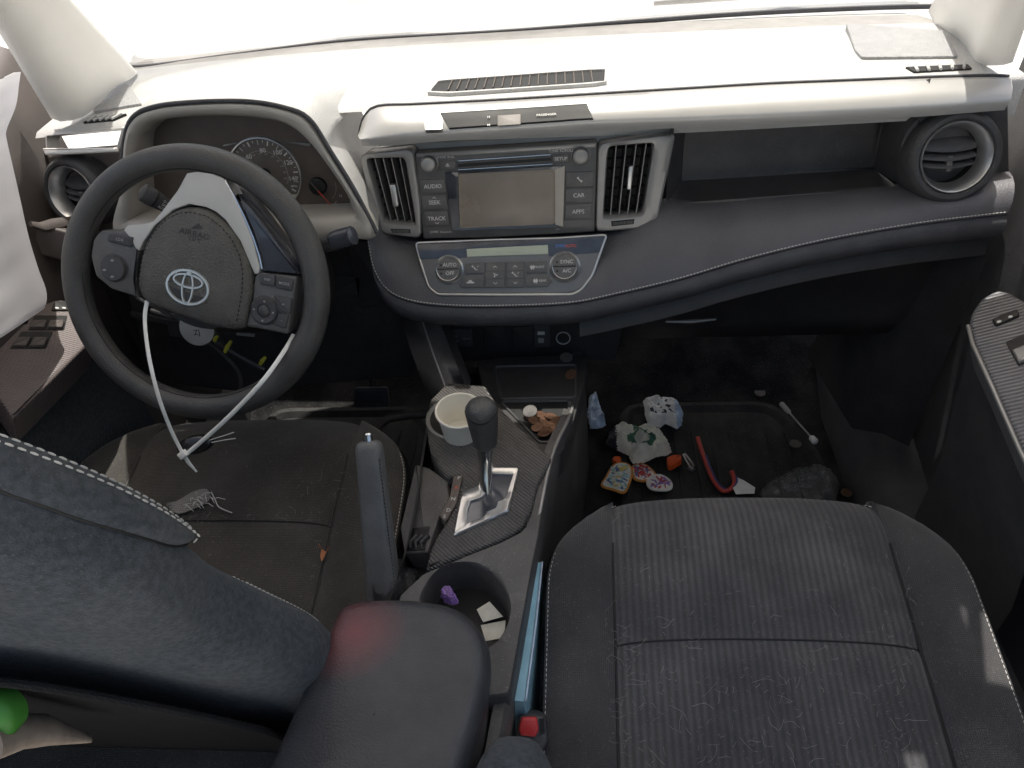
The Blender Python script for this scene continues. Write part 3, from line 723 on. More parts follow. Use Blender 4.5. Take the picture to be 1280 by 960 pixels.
mb = MB(); mb.prism(GF, GF.P(gz((310, 650), (520, 660), (520, 745), (310, 740))), .0, .005, .0004); dash.part('trip_display', mb, M['lcd'], cl)
g0 = V(gp(755, 525)); mb = MB(); mb.lathe(GF, g0.x, g0.y, [(.014, 0), (.0135, .006), (.011, .008)], 36, 0)
a, b = V(gp(700, 480)), V(gp(880, 680)); nn = (b - a).orthogonal().normalized() * .0012; mid_ = a.lerp(b, .35)
mb.flat(GF, [tuple(a + nn), tuple(mid_ + nn), tuple(mid_ - nn), tuple(a - nn)], .0086, 1); mb.flat(GF, [tuple(mid_ + nn), tuple(b + nn * .6), tuple(b - nn * .6), tuple(mid_ - nn)], .0086, 2)
mb.text('H', GF, *gp(935, 605), .0012, .004, 3); mb.text('C', GF, *gp(900, 660), .0012, .0042, 3)
rr_ = (V(gp(900, 560)) - g0).length
for k in range(10):
    a1, a2 = math.radians(-50 + 6 * k), math.radians(-44 + 6 * k); f = lambda a, r: (g0.x + r * math.cos(a), g0.y + r * math.sin(a))
    mb.flat(GF, [f(a1, rr_), f(a2, rr_), f(a2, rr_ * .975), f(a1, rr_ * .975)], .0012, 4)
dash.part('temperature_gauge', mb, [M['deep'], M['gauge'], M['red_ink'], M['ink'], M['ink_dim']], cl)
g1 = V(gp(150, 640)); mb = MB(); mb.lathe(GF, g1.x, g1.y, [(.017, 0), (.017, .004), (.0165, .0045), (.0155, .003)], 40, 0, cap=True, capmat=1)
a, b = V(gp(205, 650)), V(gp(245, 590)); nn = (b - a).orthogonal().normalized() * .001; mb.flat(GF, [tuple(a + nn), tuple(b + nn), tuple(b - nn), tuple(a - nn)], .006, 2)
dash.part('fuel_gauge', mb, [M['satin'], M['gauge'], M['red_ink']], cl)
for pts in (((0, 195), (100, 178), (100, 186), (0, 206)), ((430, 160), (690, 186), (690, 206), (500, 175))):
    mb = MB(); mb.prism(GF, GF.P(gz(*pts)), .0, .004, .0005); dash.part('cluster_accent', mb, M['satin'], cl)

# ---- lower dash
def wall(px_pts, ys, rows=1):
    return [at(*p, y=y) for p, y in zip(px_pts, ys)]
LO = [s + V((0, .055, -.050)) for s in S]
# glovebox face on the passenger side, bowed
mb = MB(); G = [p for p in LO if p.x > .10]; G = even(G, 50)
mb.loft([[p + V((0, -.005, .01)) for p in G], [p + V((0, -.03, -.012)) for p in G], [p + V((0, -.036, -.03)) for p in G], [V((p.x, .04, p.z - .08)) for p in G], [V((p.x, .06, .40)) for p in G], [V((p.x, .10, .33)) for p in G], [V((p.x, .30, .30)) for p in G]])
gb = dash.part('glovebox', mb, M['black'], smooth=70)
mb = MB(); a, b = at(832, 402, y=.035), at(895, 399, y=.035); mb.tube([a, a.lerp(b, .5) + V((0, -.003, 0)), b], [.002, .004, .002], 8); dash.part('glovebox_handle', mb, M['bezel'], gb)
# centre lower panel with switches and sockets
QF = Fr(at(640, 425, y=.045), (1, 0, 0), (0, .10, 1))
mb = MB(); mb.prism(QF, rounded(QF.P([(505, 370), (790, 360), (770, 450), (530, 452)]), .004), -.05, 0, .003)
lowp = dash.part('lower_panel', mb, M['black'])
mb = MB(); mb.prism(QF, rounded(QF.P([(562, 411), (590, 411), (591, 432), (563, 432)]), .002), 0, .004, .001)
for s, q in (('ECO', (569, 419)), ('MODE', (569, 425)), ('SPORT', (584, 422))): mb.text(s, QF, *QF.p(*q), .0043, .0036, 1)
dash.part('drive_switches', mb, [M['black_soft'], M['ink_dim']], lowp)
for q in ((605, 626), (640, 622)):
    mb = MB(); mb.prism(QF, rounded(QF.P([(q[0], 408), (q[0] + 26, 407), (q[0] + 27, 431), (q[0] + 1, 432)]), .002), 0, .003, .001); dash.part('blank_switch', mb, M['black'], lowp)
mb = MB(); mb.prism(QF, rounded(QF.P([(667, 404), (687, 403), (688, 432), (668, 433)]), .002), 0, .004, .001)
mb.prism(QF, QF.P([(672, 413), (681, 413), (681, 417), (672, 417)]), .003, .0048, 0, 1); mb.prism(QF, QF.P([(673, 421), (680, 421), (680, 427), (673, 427)]), .003, .0048, 0, 2)
dash.part('usb_socket', mb, [M['black_soft'], M['ink'], M['ink_dim']], lowp)
x, y = QF.p(704, 421); mb = MB(); mb.lathe(QF, x, y, [(.0145, 0), (.0145, .004), (.0125, .005), (.0105, .003), (.0100, -.02)], 40, 1, cap=True, capmat=0)
mb.lathe(QF, x, y, [(.0135, .004), (.0128, .0062), (.0115, .0055)], 40, 2, cap=False); dash.part('power_socket', mb, [M['deep'], M['black_soft'], M['ink']], lowp)
# driver's knee panel under the column
KP = Fr(at(300, 430, y=.06), (1, 0, 0), (0, .25, 1))
mb = MB(); mb.prism(KP, rounded(KP.P([(60, 290), (470, 285), (520, 400), (520, 470), (300, 490), (120, 470)]), .01), -.06, 0, .004)
knee = dash.part('knee_panel', mb, M['black'])
for pts in (((150, 385), (250, 405), (246, 412), (150, 392)), ((210, 400), (262, 408), (260, 424), (214, 418)), ((408, 345), (452, 343), (452, 368), (412, 370)), ((436, 300), (478, 300), (500, 380), (450, 382))):
    mb = MB(); mb.prism(KP, rounded(KP.P(pts), .002), 0, .008, .002); dash.part('knee_trim', mb, M['black_soft'], knee)
mb = MB()
for s, q in (('A/C', (176, 398)), ('P', (184, 410))): mb.text(s, KP, *KP.p(*q), .001, .006, 0)
dash.part('knee_print', mb, M['ink_dim'], knee)
# firewall and struts closing the dash below
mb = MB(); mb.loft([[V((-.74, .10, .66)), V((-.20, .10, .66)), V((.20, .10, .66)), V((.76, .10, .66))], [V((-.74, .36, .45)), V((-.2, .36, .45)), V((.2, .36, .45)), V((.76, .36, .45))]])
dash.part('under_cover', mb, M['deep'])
mb = MB(); bp_ = [(497, 393), (523, 392), (546, 396), (583, 486), (559, 488), (533, 492)]
a = [at(497, 388, y=.0), at(523, 386, y=-.02), at(546, 390, y=.0)]; b = [at(534, 494, y=-.12), at(559, 490, y=-.14), at(584, 488, y=-.12)]
mb.loft([a, [x.lerp(y_, .5) + V((0, -.004, 0)) for x, y_ in zip(a, b)], b]); mb.loft([[p + V((0, .03, -.03)) for p in a], [p + V((0, .03, -.03)) for p in b]])
mb.loft([[a[0], b[0]], [a[0] + V((0, .05, -.02)), b[0] + V((0, .05, -.02))]]); mb.loft([[a[2], b[2]], [a[2] + V((0, .05, -.02)), b[2] + V((0, .05, -.02))]])
mb.tube([a[1] + V((0, -.001, .001)), a[1].lerp(b[1], .5) + V((0, -.005, .001)), b[1] + V((0, -.001, .001))], .0016, 6, 1)
dash.part('console_brace', mb, [M['console'], M['bezel']], smooth=30)
# ================================================================ STEERING WHEEL
WT = .4607; WC = V((-.4123, -.2347, .6835)); WR = .1875
WF = Fr(WC, (1, 0, 0), (0, math.sin(WT), math.cos(WT)))
wh = Thing('steering_wheel', 'black steering wheel with silver spoke trim, turned slightly clockwise, in front of the gauges', 'steering wheel', WC)
wz = crop(60, 160, 2.5263)
wp = lambda X, Y, h=0: WF.p(*wz((X, Y))[0], h)
wP = lambda pts, h=0: WF.P(wz(*pts), h)
rm = .0175
mb = MB(); n = 120; rows = []
for i in range(n):
    a = 2 * PI * i / n; k = 0
    for a0 in (2.80, -.62):       # thumb swellings beside the spokes
        d = (a - a0 + PI) % (2 * PI) - PI; k += math.exp(-(d / .16) ** 2)
    rr = rm * (1 + .10 * k); R = WR - rm - .0015 * k
    rows.append([WF.g(math.cos(a) * (R + rr * math.cos(t)), math.sin(a) * (R + rr * math.cos(t)), rr * 1.05 * math.sin(t)) for t in [2 * PI * j / 20 for j in range(20)]])
mb.loft(rows, cu=True, cv=True); rim = wh.part('rim', mb, M['wheel'], smooth=0)
# seam round the inner side of the rim
mb = MB(); rs = []
for i in range(n):
    a = 2 * PI * i / n; t = 2.6; R = WR - rm
    rs.append(WF.g(math.cos(a) * (R + (rm * 1.012) * math.cos(t)), math.sin(a) * (R + rm * 1.012 * math.cos(t)), rm * 1.06 * math.sin(t)))
mb.tube(rs, .0006, 5, closed=True); wh.part('rim_seam', mb, M['deep'], rim)
# back shell and spokes
mb = MB(); mb.prism(WF, rounded(wP(((150, 330), (300, 300), (440, 160), (590, 180), (700, 330), (800, 460), (770, 640), (640, 640), (520, 640), (330, 570), (180, 500))), .01), -.05, -.022, .012)
wh.part('back_shell', mb, M['black'])
# silver Y-shaped trim
tr = [(438, 143), (470, 138), (520, 145), (556, 160), (578, 200), (600, 240), (640, 335), (668, 440), (664, 460), (652, 462), (636, 425), (606, 355), (560, 290), (530, 264), (500, 250), (445, 240), (395, 258), (335, 310), (300, 360), (288, 388), (276, 380), (262, 350), (238, 322), (250, 308), (300, 304), (330, 296), (360, 262), (410, 195)]
mb = MB(); mb.prism(WF, rounded(wP(tr, .012), .0012, 2), -.02, .012, .0016); wh.part('spoke_trim', mb, M['spoke'], smooth=25)
mb = MB(); mb.tube([WF.g(*wp(X, Y, .010), .010) for X, Y in ((560, 166), (588, 215), (618, 275), (648, 345), (668, 405), (676, 445))], .0022, 8); wh.part('chrome_edge', mb, M['chrome'])
# airbag cover, domed
ab = [(286, 520), (280, 470), (292, 400), (312, 350), (345, 302), (395, 262), (445, 250), (500, 258), (545, 288), (588, 335), (620, 395), (640, 450), (640, 520), (628, 590), (614, 634), (560, 636), (500, 622), (440, 602), (370, 578), (310, 552)]
A2 = [tuple(p) for p in spline([V(p) for p in wP(ab, .016)], 120, True)]; ctr = V(wp(460, 450, .02))
mb = MB(); rows = []
for t, h in ((1.0, -.02), (1.0, .006), (.985, .012), (.95, .0165), (.88, .019), (.75, .0215), (.55, .0235), (.3, .0245), (.02, .025)):
    rows.append([WF.g(*(ctr + (V(p) - ctr) * t), h) for p in A2])
mb.loft(rows, cu=True)
def hab(x, y): return .0252
for s, X, Y in (('AIRBAG', 462, 335), ('SRS', 462, 356)): mb.text(s, WF, *wp(X, Y, .0235), .0238, .0075, 1, -.28, 1.1)
pe = [wp(X, Y, .0235) for X, Y in ((448, 318), (476, 300), (488, 318))]; mb.flat(WF, pe, .0236, 1)
bag = wh.part('airbag_cover', mb, [M['wheel_pad'], M['black']], smooth=60)
st = [(288, 530), (286, 480), (298, 405), (330, 335), (372, 288), (415, 268), (455, 266), (505, 280), (545, 310), (580, 352), (606, 405), (615, 460), (612, 520), (602, 580), (592, 622)]
mb = MB(); mb.stitches([WF.g(*wp(X, Y, .0212), .0205 if i in (0, 1, 14) else .0212) for i, (X, Y) in enumerate(st)], .0062, .0042, .0009); wh.part('cover_stitching', mb, M['deep'], bag)
# emblem: ring, upright oval and wide oval, all as chrome bands
EC = V(wp(440, 503, .026)); EF = Fr(WF.g(EC.x, EC.y, .0235), WF.r, WF.u).turn(0, 0, -.24)
ea = (V(wp(508, 520, .026)) - EC).length; eb = ea * .80
def band(cx, cy, a, b, wdt, mb):
    o, i = ell(cx, cy, a + wdt, b + wdt, 0, 72), ell(cx, cy, a - wdt, b - wdt, 0, 72)
    R = [[EF.g(*p, .0) for p in o], [EF.g(*p, .0030) for p in ell(cx, cy, a + wdt * .55, b + wdt * .55, 0, 72)], [EF.g(*p, .0030) for p in ell(cx, cy, a - wdt * .55, b - wdt * .55, 0, 72)], [EF.g(*p, .0) for p in i]]
    mb.loft(R, 0, cu=True)
mb = MB(); mb.flat(EF, ell(0, 0, ea, eb, 0, 72), .0004, 1)
band(0, 0, ea * .95, eb * .94, ea * .085, mb); band(0, eb * .36, ea * .66, eb * .36, ea * .068, mb); band(0, -.04 * eb, ea * .24, eb * .86, ea * .062, mb)
wh.part('emblem', mb, [M['badge'], M['black']], bag)
# switch pads
def pad_part(pts, mm, h=.010, name='switch_pad'):
    mb = MB(); mb.prism(WF, rounded(wP(pts, h), .003), -.022, h, .003); return wh.part(name, mb, mm)
lpd = pad_part(((142, 352), (168, 322), (292, 330), (286, 400), (275, 480), (284, 536), (200, 508), (150, 468), (134, 405)), M['button'])
spoke = pad_part(((592, 205), (640, 252), (700, 330), (796, 462), (672, 452), (668, 405), (640, 315)), M['gloss'], .006, 'dark_spoke')
rpd = pad_part(((664, 456), (786, 470), (772, 560), (756, 652), (626, 626), (645, 540), (652, 470)), M['button'])
def wbtn(pts, par, label=None, cap=.0045, h0=.009, h1=.0135, name='wheel_button'):
    mb = MB(); P2 = wP(pts, h1); mb.prism(WF, rounded(P2, .0022), h0, h1, .0016)
    cx = sum(p[0] for p in P2) / len(P2); cy = sum(p[1] for p in P2) / len(P2)
    if label == '>' or label == '<':
        pass
    elif label: mb.text(label, WF, cx, cy, h1 + .0003, cap, 1, -.22)
    return wh.part(name, mb, [M['black_soft'], M['ink_dim']], par)
wbtn(((190, 332), (270, 345), (262, 376), (184, 357)), lpd, 'LDA', .004)
wbtn(((670, 455), (718, 466), (714, 500), (668, 494)), lpd if False else rpd, 'DISP', .003)
wbtn(((724, 468), (774, 480), (767, 515), (718, 504)), rpd, 'MODE', .0036)
wbtn(((712, 526), (770, 540), (764, 588), (724, 578)), rpd, '+', .005)
wbtn(((728, 584), (760, 592), (750, 634), (712, 622)), rpd, '-', .005)
x, y = wp(207, 443, .013); mb = MB(); mb.lathe(WF, x, y, [(.0195, .008), (.0195, .010), (.0175, .0105), (.0172, .015), (.016, .0165), (.004, .0168)], 44, 0)
for a in (90, 200, 275): mb.flat(WF, ell(x + .011 * math.cos(math.radians(a - 12)), y + .011 * math.sin(math.radians(a - 12)), .0026, .0015, 0, 10), .0171, 1)
wh.part('selector_dial', mb, [M['black_soft'], M['ink_dim']], lpd)
x, y = wp(683, 577, .013); mb = MB(); mb.lathe(WF, x, y, [(.0205, .008), (.0205, .0105), (.0185, .0112), (.018, .0145), (.0165, .0160), (.0095, .0152), (.0088, .0135), (.008, .0160), (.006, .0178), (.0005, .0182)], 44, 0)
for a in (0, 90, 180, 270):
    a = math.radians(a - 12); mb.flat(WF, ell(x + .0132 * math.cos(a), y + .0132 * math.sin(a), .0014, .0014, 0, 8), .0162, 1)
wh.part('selector_pad', mb, [M['black_soft'], M['ink_dim']], rpd)

# ---------------- column, stalks, loose trim below the hub
colm = Thing('steering_column', 'black steering column shroud with a control stalk on each side behind the wheel', 'steering column', (-.41, -.10, .60))
mb = MB(); axis = WF.n; rows = []
for d, rx, ry, dz in ((-.05, .07, .055, 0), (-.10, .085, .065, -.005), (-.20, .095, .075, -.012), (-.30, .10, .08, -.02)):
    rows.append([WF.g(rx * math.copysign(abs(math.cos(t)) ** .7, math.cos(t)), dz - .01 + ry * math.copysign(abs(math.sin(t)) ** .7, math.sin(t)), d) for t in [2 * PI * i / 40 for i in range(40)]])
mb.loft(rows, cu=True, cap=True); colm.part('shroud', mb, M['black'])
def stalk(a, b, tip, r, words, name):
    A, B, T = a, b, tip; s = MB(); s.tube([A, A.lerp(B, .6), B], [r * .75, r * .8, r], 16); s.tube([B, B.lerp(T, .3), T], [r, r * 1.06, r * .98], 18, 1); s.tube([T, T + (T - B).normalized() * .003], [r * .9, r * .5], 18, 1)
    d = (T - A).normalized(); up = (CAM - B); up = (up - d * up.dot(d)).normalized(); side = up.cross(d)
    if d.x < 0: d2 = -d
    else: d2 = d
    fr = Fr(A.lerp(B, .72) + up * r * 1.0, d2, up.cross(d2))
    for i, wd in enumerate(words): s.text(wd, fr, 0, .0042 - i * .0052, .0006 - abs(i - .8) * .0006, .0036, 2)
    colm.part(name, s, [M['black_soft'], M['gloss'] if name == 'light_stalk' else M['black_soft'], M['ink']])
stalk(at(370, 318, y=-.13), at(418, 301, y=-.15), at(441, 294, y=-.155), .0135, ('INT', 'LO', 'HI'), 'light_stalk')
stalk(at(225, 268, y=-.12), at(192, 248, y=-.14), at(178, 240, y=-.145), .0125, ('O A', 'OFF', 'AUTO'), 'wiper_stalk')
mb = MB(); d = at(452, 410, y=-.19)
HF = Fr(at(247, 410, y=-.20), (1, 0, -.1), (0, .35, .94)); mb.lathe(HF, 0, 0, [(.0265, -.002), (.027, .001), (.026, .003), (.002, .0035)], 48, 0)
mb.text('ZJ', HF, .0, -.006, .004, .008, 1, .15)
colm.part('hub_disc', mb, [M['satin'], M['black_soft']])
for q, dx, dz in (((198, 358), (14, -6), 0), ((281, 440), (8, -14), 0), ((325, 455), (7, -9), 0), ((268, 426), (4, -6), 0)):
    mb = MB(); a = at(q[0], q[1], y=-.13); b = at(q[0] + dx[0], q[1] + dx[1], y=-.125); mb.tube([a, a.lerp(b, .5) + V((0, -.003, .001)), b], [.0035, .0045, .003], 6, flat=.7); colm.part('wiring_clip', mb, M['yellow'])
for pts in (((170, 372), (215, 395), (268, 426), (300, 446), (330, 462)), ((250, 420), (276, 440), (300, 470), (296, 510)), ((200, 362), (230, 372), (262, 400), (284, 440))):
    mb = MB(); mb.tube(spline([at(*q, y=-.118) for q in pts], 30), .0032, 7); colm.part('wiring', mb, M['black_soft'])
mb = MB(); mb.tube([at(296, 417, y=-.15), at(318, 419, y=-.15)], .0028, 8); colm.part('loose_pin', mb, M['ink_dim'])
mb = MB(); mb.tube([at(180, 362, y=-.12), at(225, 380, y=-.12), at(284, 402, y=-.12)], [.004, .006, .005], 8, flat=.5); mb.tube([at(190, 388, y=-.10), at(235, 400, y=-.11), at(300, 408, y=-.10)], [.006, .008, .007], 8, flat=.6)
colm.part('trim_bracket', mb, M['bezel'])
# ================================================================ SEATS
def cushion(t, xc, wd, ins, yb, yf, zb, zf, mats, hgt=.15, taper=.0, bulge=.022, drop=.16, cross=.45, crown=.0):
    """seat base: lofted front to back; rounded front corners, side bolsters, sewn seams"""
    fab, rib, side = mats
    ny = 44; L = yf - yb
    def zt(y): return zb + (zf - zb) * ((y - yb) / L)
    def outer(v):      # half width along the length, front corners rounded
        e = max(0, (v - .74) / .26); return wd * (1 - taper * (1 - v)) * (1 - .34 * e ** 3.2)
    def front(u):      # front edge as a bow
        return yf - .035 * abs(u) ** 2.6
    lines = {'out': [], 'in': []}; Lft, Rgt, Insert = [], [], []
    prof_b = [0, .12, .3, .5, .7, .88, 1]
    for j in range(ny + 1):
        v = j / ny; row_l, row_r, row_i = [], [], []
        ow = outer(v); iw = ins * (1 - .04 * v)
        for sgn, row in ((-1, row_l), (1, row_r)):
            for q in prof_b:
                x = iw + (ow - iw) * q; y = yb + v * (front(x / wd) - yb)
                roll = .030 * max(0, (v - .86) / .14) ** 2.2
                h = bulge * math.sin(PI * min(1, q * .62 + .0)) ** .8 * (1 - .55 * v) - .012 * q ** 4 - (.006 if q == 0 else 0)
                row.append(V((xc + sgn * x, y, zt(y) + h - roll)))
        for k in range(25):
            u = -1 + 2 * k / 24; x = iw * u; y = yb + v * (front(x / wd) - yb)
            roll = .030 * max(0, (v - .86) / .14) ** 2.2
            h = crown * (1 - u * u) - .006 * abs(u) ** 12 - .006 * math.exp(-((v - cross) / .012) ** 2) + .005 * math.sin(PI * min(1, max(0, (v - cross) / (1 - cross)))) * (1 - u ** 4)
            row_i.append(V((xc + x, y, zt(y) + h - roll)))
        Lft.append(row_l); Rgt.append(row_r); Insert.append(row_i)
    mb = MB(); mb.loft(Insert)
    fr_ = Insert[-1]; mb.loft([fr_, [p + V((0, .010, -.012)) for p in fr_], [p + V((0, .012, -.035)) for p in fr_], [p + V((0, -.01, -.10)) for p in fr_]])
    t.part('cushion_insert', mb, rib, smooth=70)
    for B in (Lft, Rgt):
        s = -1 if B is Lft else 1
        mb = MB(); mb.loft(B); f2 = B[-1]; mb.loft([f2, [p + V((0, .010, -.012)) for p in f2], [p + V((0, .012, -.035)) for p in f2], [p + V((0, -.01, -.10)) for p in f2]])
        bo = t.part('bolster', mb, fab, smooth=70)
        edge = [r[-1] for r in B] + [B[-1][-1] + V((0, .010, -.012)), B[-1][-1] + V((0, .012, -.035)), B[-1][-1] + V((0, -.01, -.10))]
        mb = MB(); mb.loft([edge, [p + V((s * .006, 0, -.012)) for p in edge], [p + V((s * .004, 0, -.05)) for p in edge], [p + V((-s * .01, 0, -drop)) for p in edge]])
        t.part('side_panel', mb, side, smooth=70)
        mb = MB(); mb.stitches([p + V((-s * .003, 0, .0012)) for p in edge[:-2]], .0062, .0045, .0008); t.part('stitching', mb, M['thread'], bo)
        mb = MB(); mb.tube([r[0] + V((0, 0, .0005)) for r in B[:-6]], .0022, 6); t.part('seam', mb, M['deep'], bo)
    mb = MB(); j = int(round(cross * ny)); mb.tube([p + V((0, 0, .0006)) for p in Insert[j]], .0013, 6); t.part('cross_seam', mb, M['deep'])
    return Insert, Lft, Rgt, zt
ps = Thing('passenger_seat', 'charcoal ribbed fabric front passenger seat covered in pale hairs', 'car seat', (.325, -.55, .03))
PI_, PL_, PR_, pzt = cushion(ps, .330, .268, .187, -.90, -.345, .285, .405, (M['fabric'], M['fabric_rib'], M['carpet']), taper=-.02, cross=.62)
ds = Thing('driver_seat', 'dusty dark fabric driver seat behind the steering wheel, backrest upright', 'car seat', (-.43, -.45, .03))
DI_, DL_, DR_, dzt = cushion(ds, -.435, .276, .180, -.80, -.148, .300, .388, (M['fabric_brown'], M['fabric_brown'], M['carpet']), taper=-.02, cross=.67)
# seat base frames down to the floor
for t, xc, y0, y1 in ((ps, .33, -.86, -.42), (ds, -.435, -.74, -.26)):
    mb = MB(); mb.box((xc - .22, y0, .031), (xc + .22, y1, .22)); t.part('seat_base', mb, M['carpet'])
# ---- driver backrest: sections up the recline axis
bx = -.435
def bsec(s):
    """outline of the backrest at height s (0 bottom .. 1 top)"""
    y = -.595 - .225 * s; z = .24 + .70 * s
    hw = .232 + .045 * math.exp(-((s - .36) / .17) ** 2) - .006 * math.exp(-((s - .62) / .05) ** 2) - .10 * max(0, (s - .72) / .28) ** 2.0
    th = .062 - .018 * s
    return y, z, hw, th
nrm = V((0, -.60, -.215)).normalized()      # toward the rear, along thickness
ax = V((0, -.215, .60)).normalized(); nb = V((0, -ax.z, ax.y))    # nb points backwards
rows = []; N = 64
for i in range(25):
    s = i / 24; y, z, hw, th = bsec(s); r = []
    e = .0 if s < .96 else (s - .96) / .04
    for k in range(N):
        a = 2 * PI * k / N; c, q = math.cos(a), math.sin(a)
        X = hw * math.copysign(abs(c) ** .42, c) * (1 - .10 * e); T = th * math.copysign(abs(q) ** .62, q) * (1 - .45 * e)
        r.append(V((bx + X, y, z)) + nb * T)
    rows.append(r)
mb = MB(); mb.loft(rows, cu=True); mb.add(rows[-1], [tuple(range(N))]); mb.add(rows[0], [tuple(range(N))])
back = ds.part('backrest', mb, M['fabric_side'], smooth=75)
def bsurf(s, a, lift=.0):
    y, z, hw, th = bsec(s); c, q = math.cos(a), math.sin(a)
    return V((bx + (hw + lift) * math.copysign(abs(c) ** .42, c), y, z)) + nb * (th + lift) * math.copysign(abs(q) ** .62, q)
mb = MB()
for da in (-.62, -.80): mb.stitches([bsurf(.05 + .50 * k / 40, da, .0008) for k in range(41)], .0065, .0042, .0007)
ds.part('stitching', mb, M['thread'], back)
def on_back(px, py, lift=.0006):
    best = None
    for i in range(121):
        for k in range(121):
            s, a = .05 + .95 * i / 120, -.62 + 2.2 * k / 120; p = bsurf(s, a); u, v = proj(p); e = (u - px) ** 2 + (v - py) ** 2
            if best is None or e < best[0]: best = (e, s, a)
    on_back.last = best; return bsurf(best[1], best[2], lift)
sa = []
for q in ((-60, 590), (-25, 602), (10, 616), (45, 630), (95, 647), (140, 662), (185, 675), (215, 682), (232, 680)):
    on_back(*q); sa.append(V((on_back.last[1], on_back.last[2])))
sa = spline(sa, 44); rows = []
for t, h in ((0, -.002), (.0, .004), (.03, .0075), (.08, .0095), (.2, .0105), (.4, .011), (.7, .011), (.9, .010), (1, .0)):
    rows.append([bsurf(p.x, p.y + t * (-.95 - p.y), h * min(1, (len(sa) - 1 - i) / 6)) for i, p in enumerate(sa)])
mb = MB(); mb.loft(rows); wing = ds.part('shoulder_panel', mb, M['fabric_side'], back, smooth=80)
mb = MB(); mb.tube([bsurf(p.x, p.y, .0008) for p in sa], .0013, 6); ds.part('seam', mb, M['deep'], back)
mb = MB()
for da in (-.42, -.58): mb.stitches([bsurf(p.x, da, .0118 * min(1, (len(sa) - 1 - i) / 6)) for i, p in enumerate(sa)], .0075, .0052, .0010)
ds.part('stitching', mb, M['thread'], back)
# map pocket on the rear face
mb = MB(); rows = []
for i in range(14):
    s = .02 + .60 * i / 13; y, z, hw, th = bsec(s); r = []
    for k in range(30):
        u = -1 + 2 * k / 29; top = .69 - .61 * abs(u) ** 4.5
        s2 = .02 + (top - .02) * i / 13; y, z, hw, th = bsec(s2)
        r.append(V((bx + u * hw * .93, y, z)) + nb * (th + .010 + .014 * (1 - u ** 4) * (i / 13)))
    rows.append(r)
mb.loft(rows); poc = ds.part('map_pocket', mb, M['pocket'], back)
mb = MB(); mb.tube([p + nb * .002 for p in rows[-1]], .004, 8); ds.part('pocket_hem', mb, M['pocket'], back)
# ---- passenger backrest, reclined flat behind the cushion
mb = MB(); rows = []
for i in range(16):
    s = i / 15; r = []
    y = -.80 - .62 * s; z = .36 + .0 * s
    hw = .255 - .03 * s ** 3
    for k in range(N):
        a = 2 * PI * k / N; c, q = math.cos(a), math.sin(a); e = 1 - .35 * max(0, .12 - s) / .12
        bo = .035 * abs(c) ** 3
        r.append(V((.33 + hw * math.copysign(abs(c) ** .5, c) * (1 - .05 * (1 - e)), y, z - .02 + (.055 + bo) * math.copysign(abs(q) ** .7, q) * e)))
    rows.append(r)
mb.loft(rows, cu=True, cap=True); pb = ps.part('backrest', mb, M['fabric_side'], smooth=75)
mb = MB(); rows = []
for i in range(15):
    t = -1 + 2 * i / 14; k = (1 - abs(t) ** 2.4) ** .5; r = []
    for j in range(28):
        a = 2 * PI * j / 28; c, q = math.cos(a), math.sin(a)
        r.append(V((.040 + .050 * k * math.copysign(abs(c) ** .8, c), -.855 + .125 * t, .43 + .085 * k * math.copysign(abs(q) ** .8, q))))
    rows.append(r)
mb.loft(rows, cu=True); ps.part('backrest_wing', mb, M['fabric_side'], pb, smooth=80)
mb = MB(); mb.stitches([r[14] + V((-.001, 0, 0)) for r in rows[2:-2]], .006, .0045, .0008); ps.part('stitching', mb, M['thread'], pb)
# ================================================================ CENTRE CONSOLE
con = Thing('centre_console', 'dusty dark console between the seats with chrome shift gate, cup holders and padded armrest', 'console', (-.04, -.40, .03))
secs = [(.06, -.13, .108, .345), (-.05, -.13, .100, .355), (-.13, -.132, .094, .370), (-.20, -.132, .088, .400), (-.30, -.126, .063, .412), (-.45, -.122, .044, .412), (-.62, -.145, .026, .405), (-.80, -.175, .008, .40), (-1.0, -.19, .000, .40)]
Lc = spline([V((a, y, z)) for y, a, b, z in secs], 60); Rc = spline([V((b, y, z)) for y, a, b, z in secs], 60)
mb = MB()
mb.loft([Lc, [p + V((-.006, 0, -.010)) for p in Lc], [p + V((-.012, 0, -.12)) for p in Lc], [V((p.x - .02, p.y, .03)) for p in Lc]])
mb.loft([[p + V((-.012, 0, .001)) for p in Rc], Rc, [p + V((.004, 0, -.006)) for p in Rc], [p + V((.008, 0, -.02)) for p in Rc], [p + V((.010 * max(0, (p.y + .42) / .4), 0, -.16)) for p in Rc], [V((p.x + .012 * max(0, (p.y + .42) / .4), p.y, .03)) for p in Rc]])
con.part('console_body', mb, M['console'], smooth=50)
mb = MB(); mb.loft([[p + V((0, 0, -.045)) for p in Lc], [p + V((0, 0, -.045)) for p in Rc]]); con.part('inner_floor', mb, M['deep'])
KZ = Fr((0, -.40, .42), (1, 0, 0), (0, 1, 0))
# ribbed shift panel
t1 = [(533, 525), (534, 545), (538, 565), (548, 585), (558, 598), (578, 594), (570, 631), (557, 655), (548, 668), (538, 688), (532, 714), (560, 702), (590, 690), (625, 676), (652, 661), (664, 640), (672, 607), (690, 573), (674, 559), (623, 508), (606, 482), (560, 478), (538, 500)]
mb = MB(); mb.prism(KZ, rounded(KZ.P(t1), .006), -.07, .002, .005)
sp_ = con.part('shift_panel', mb, M['carbon'], smooth=50)
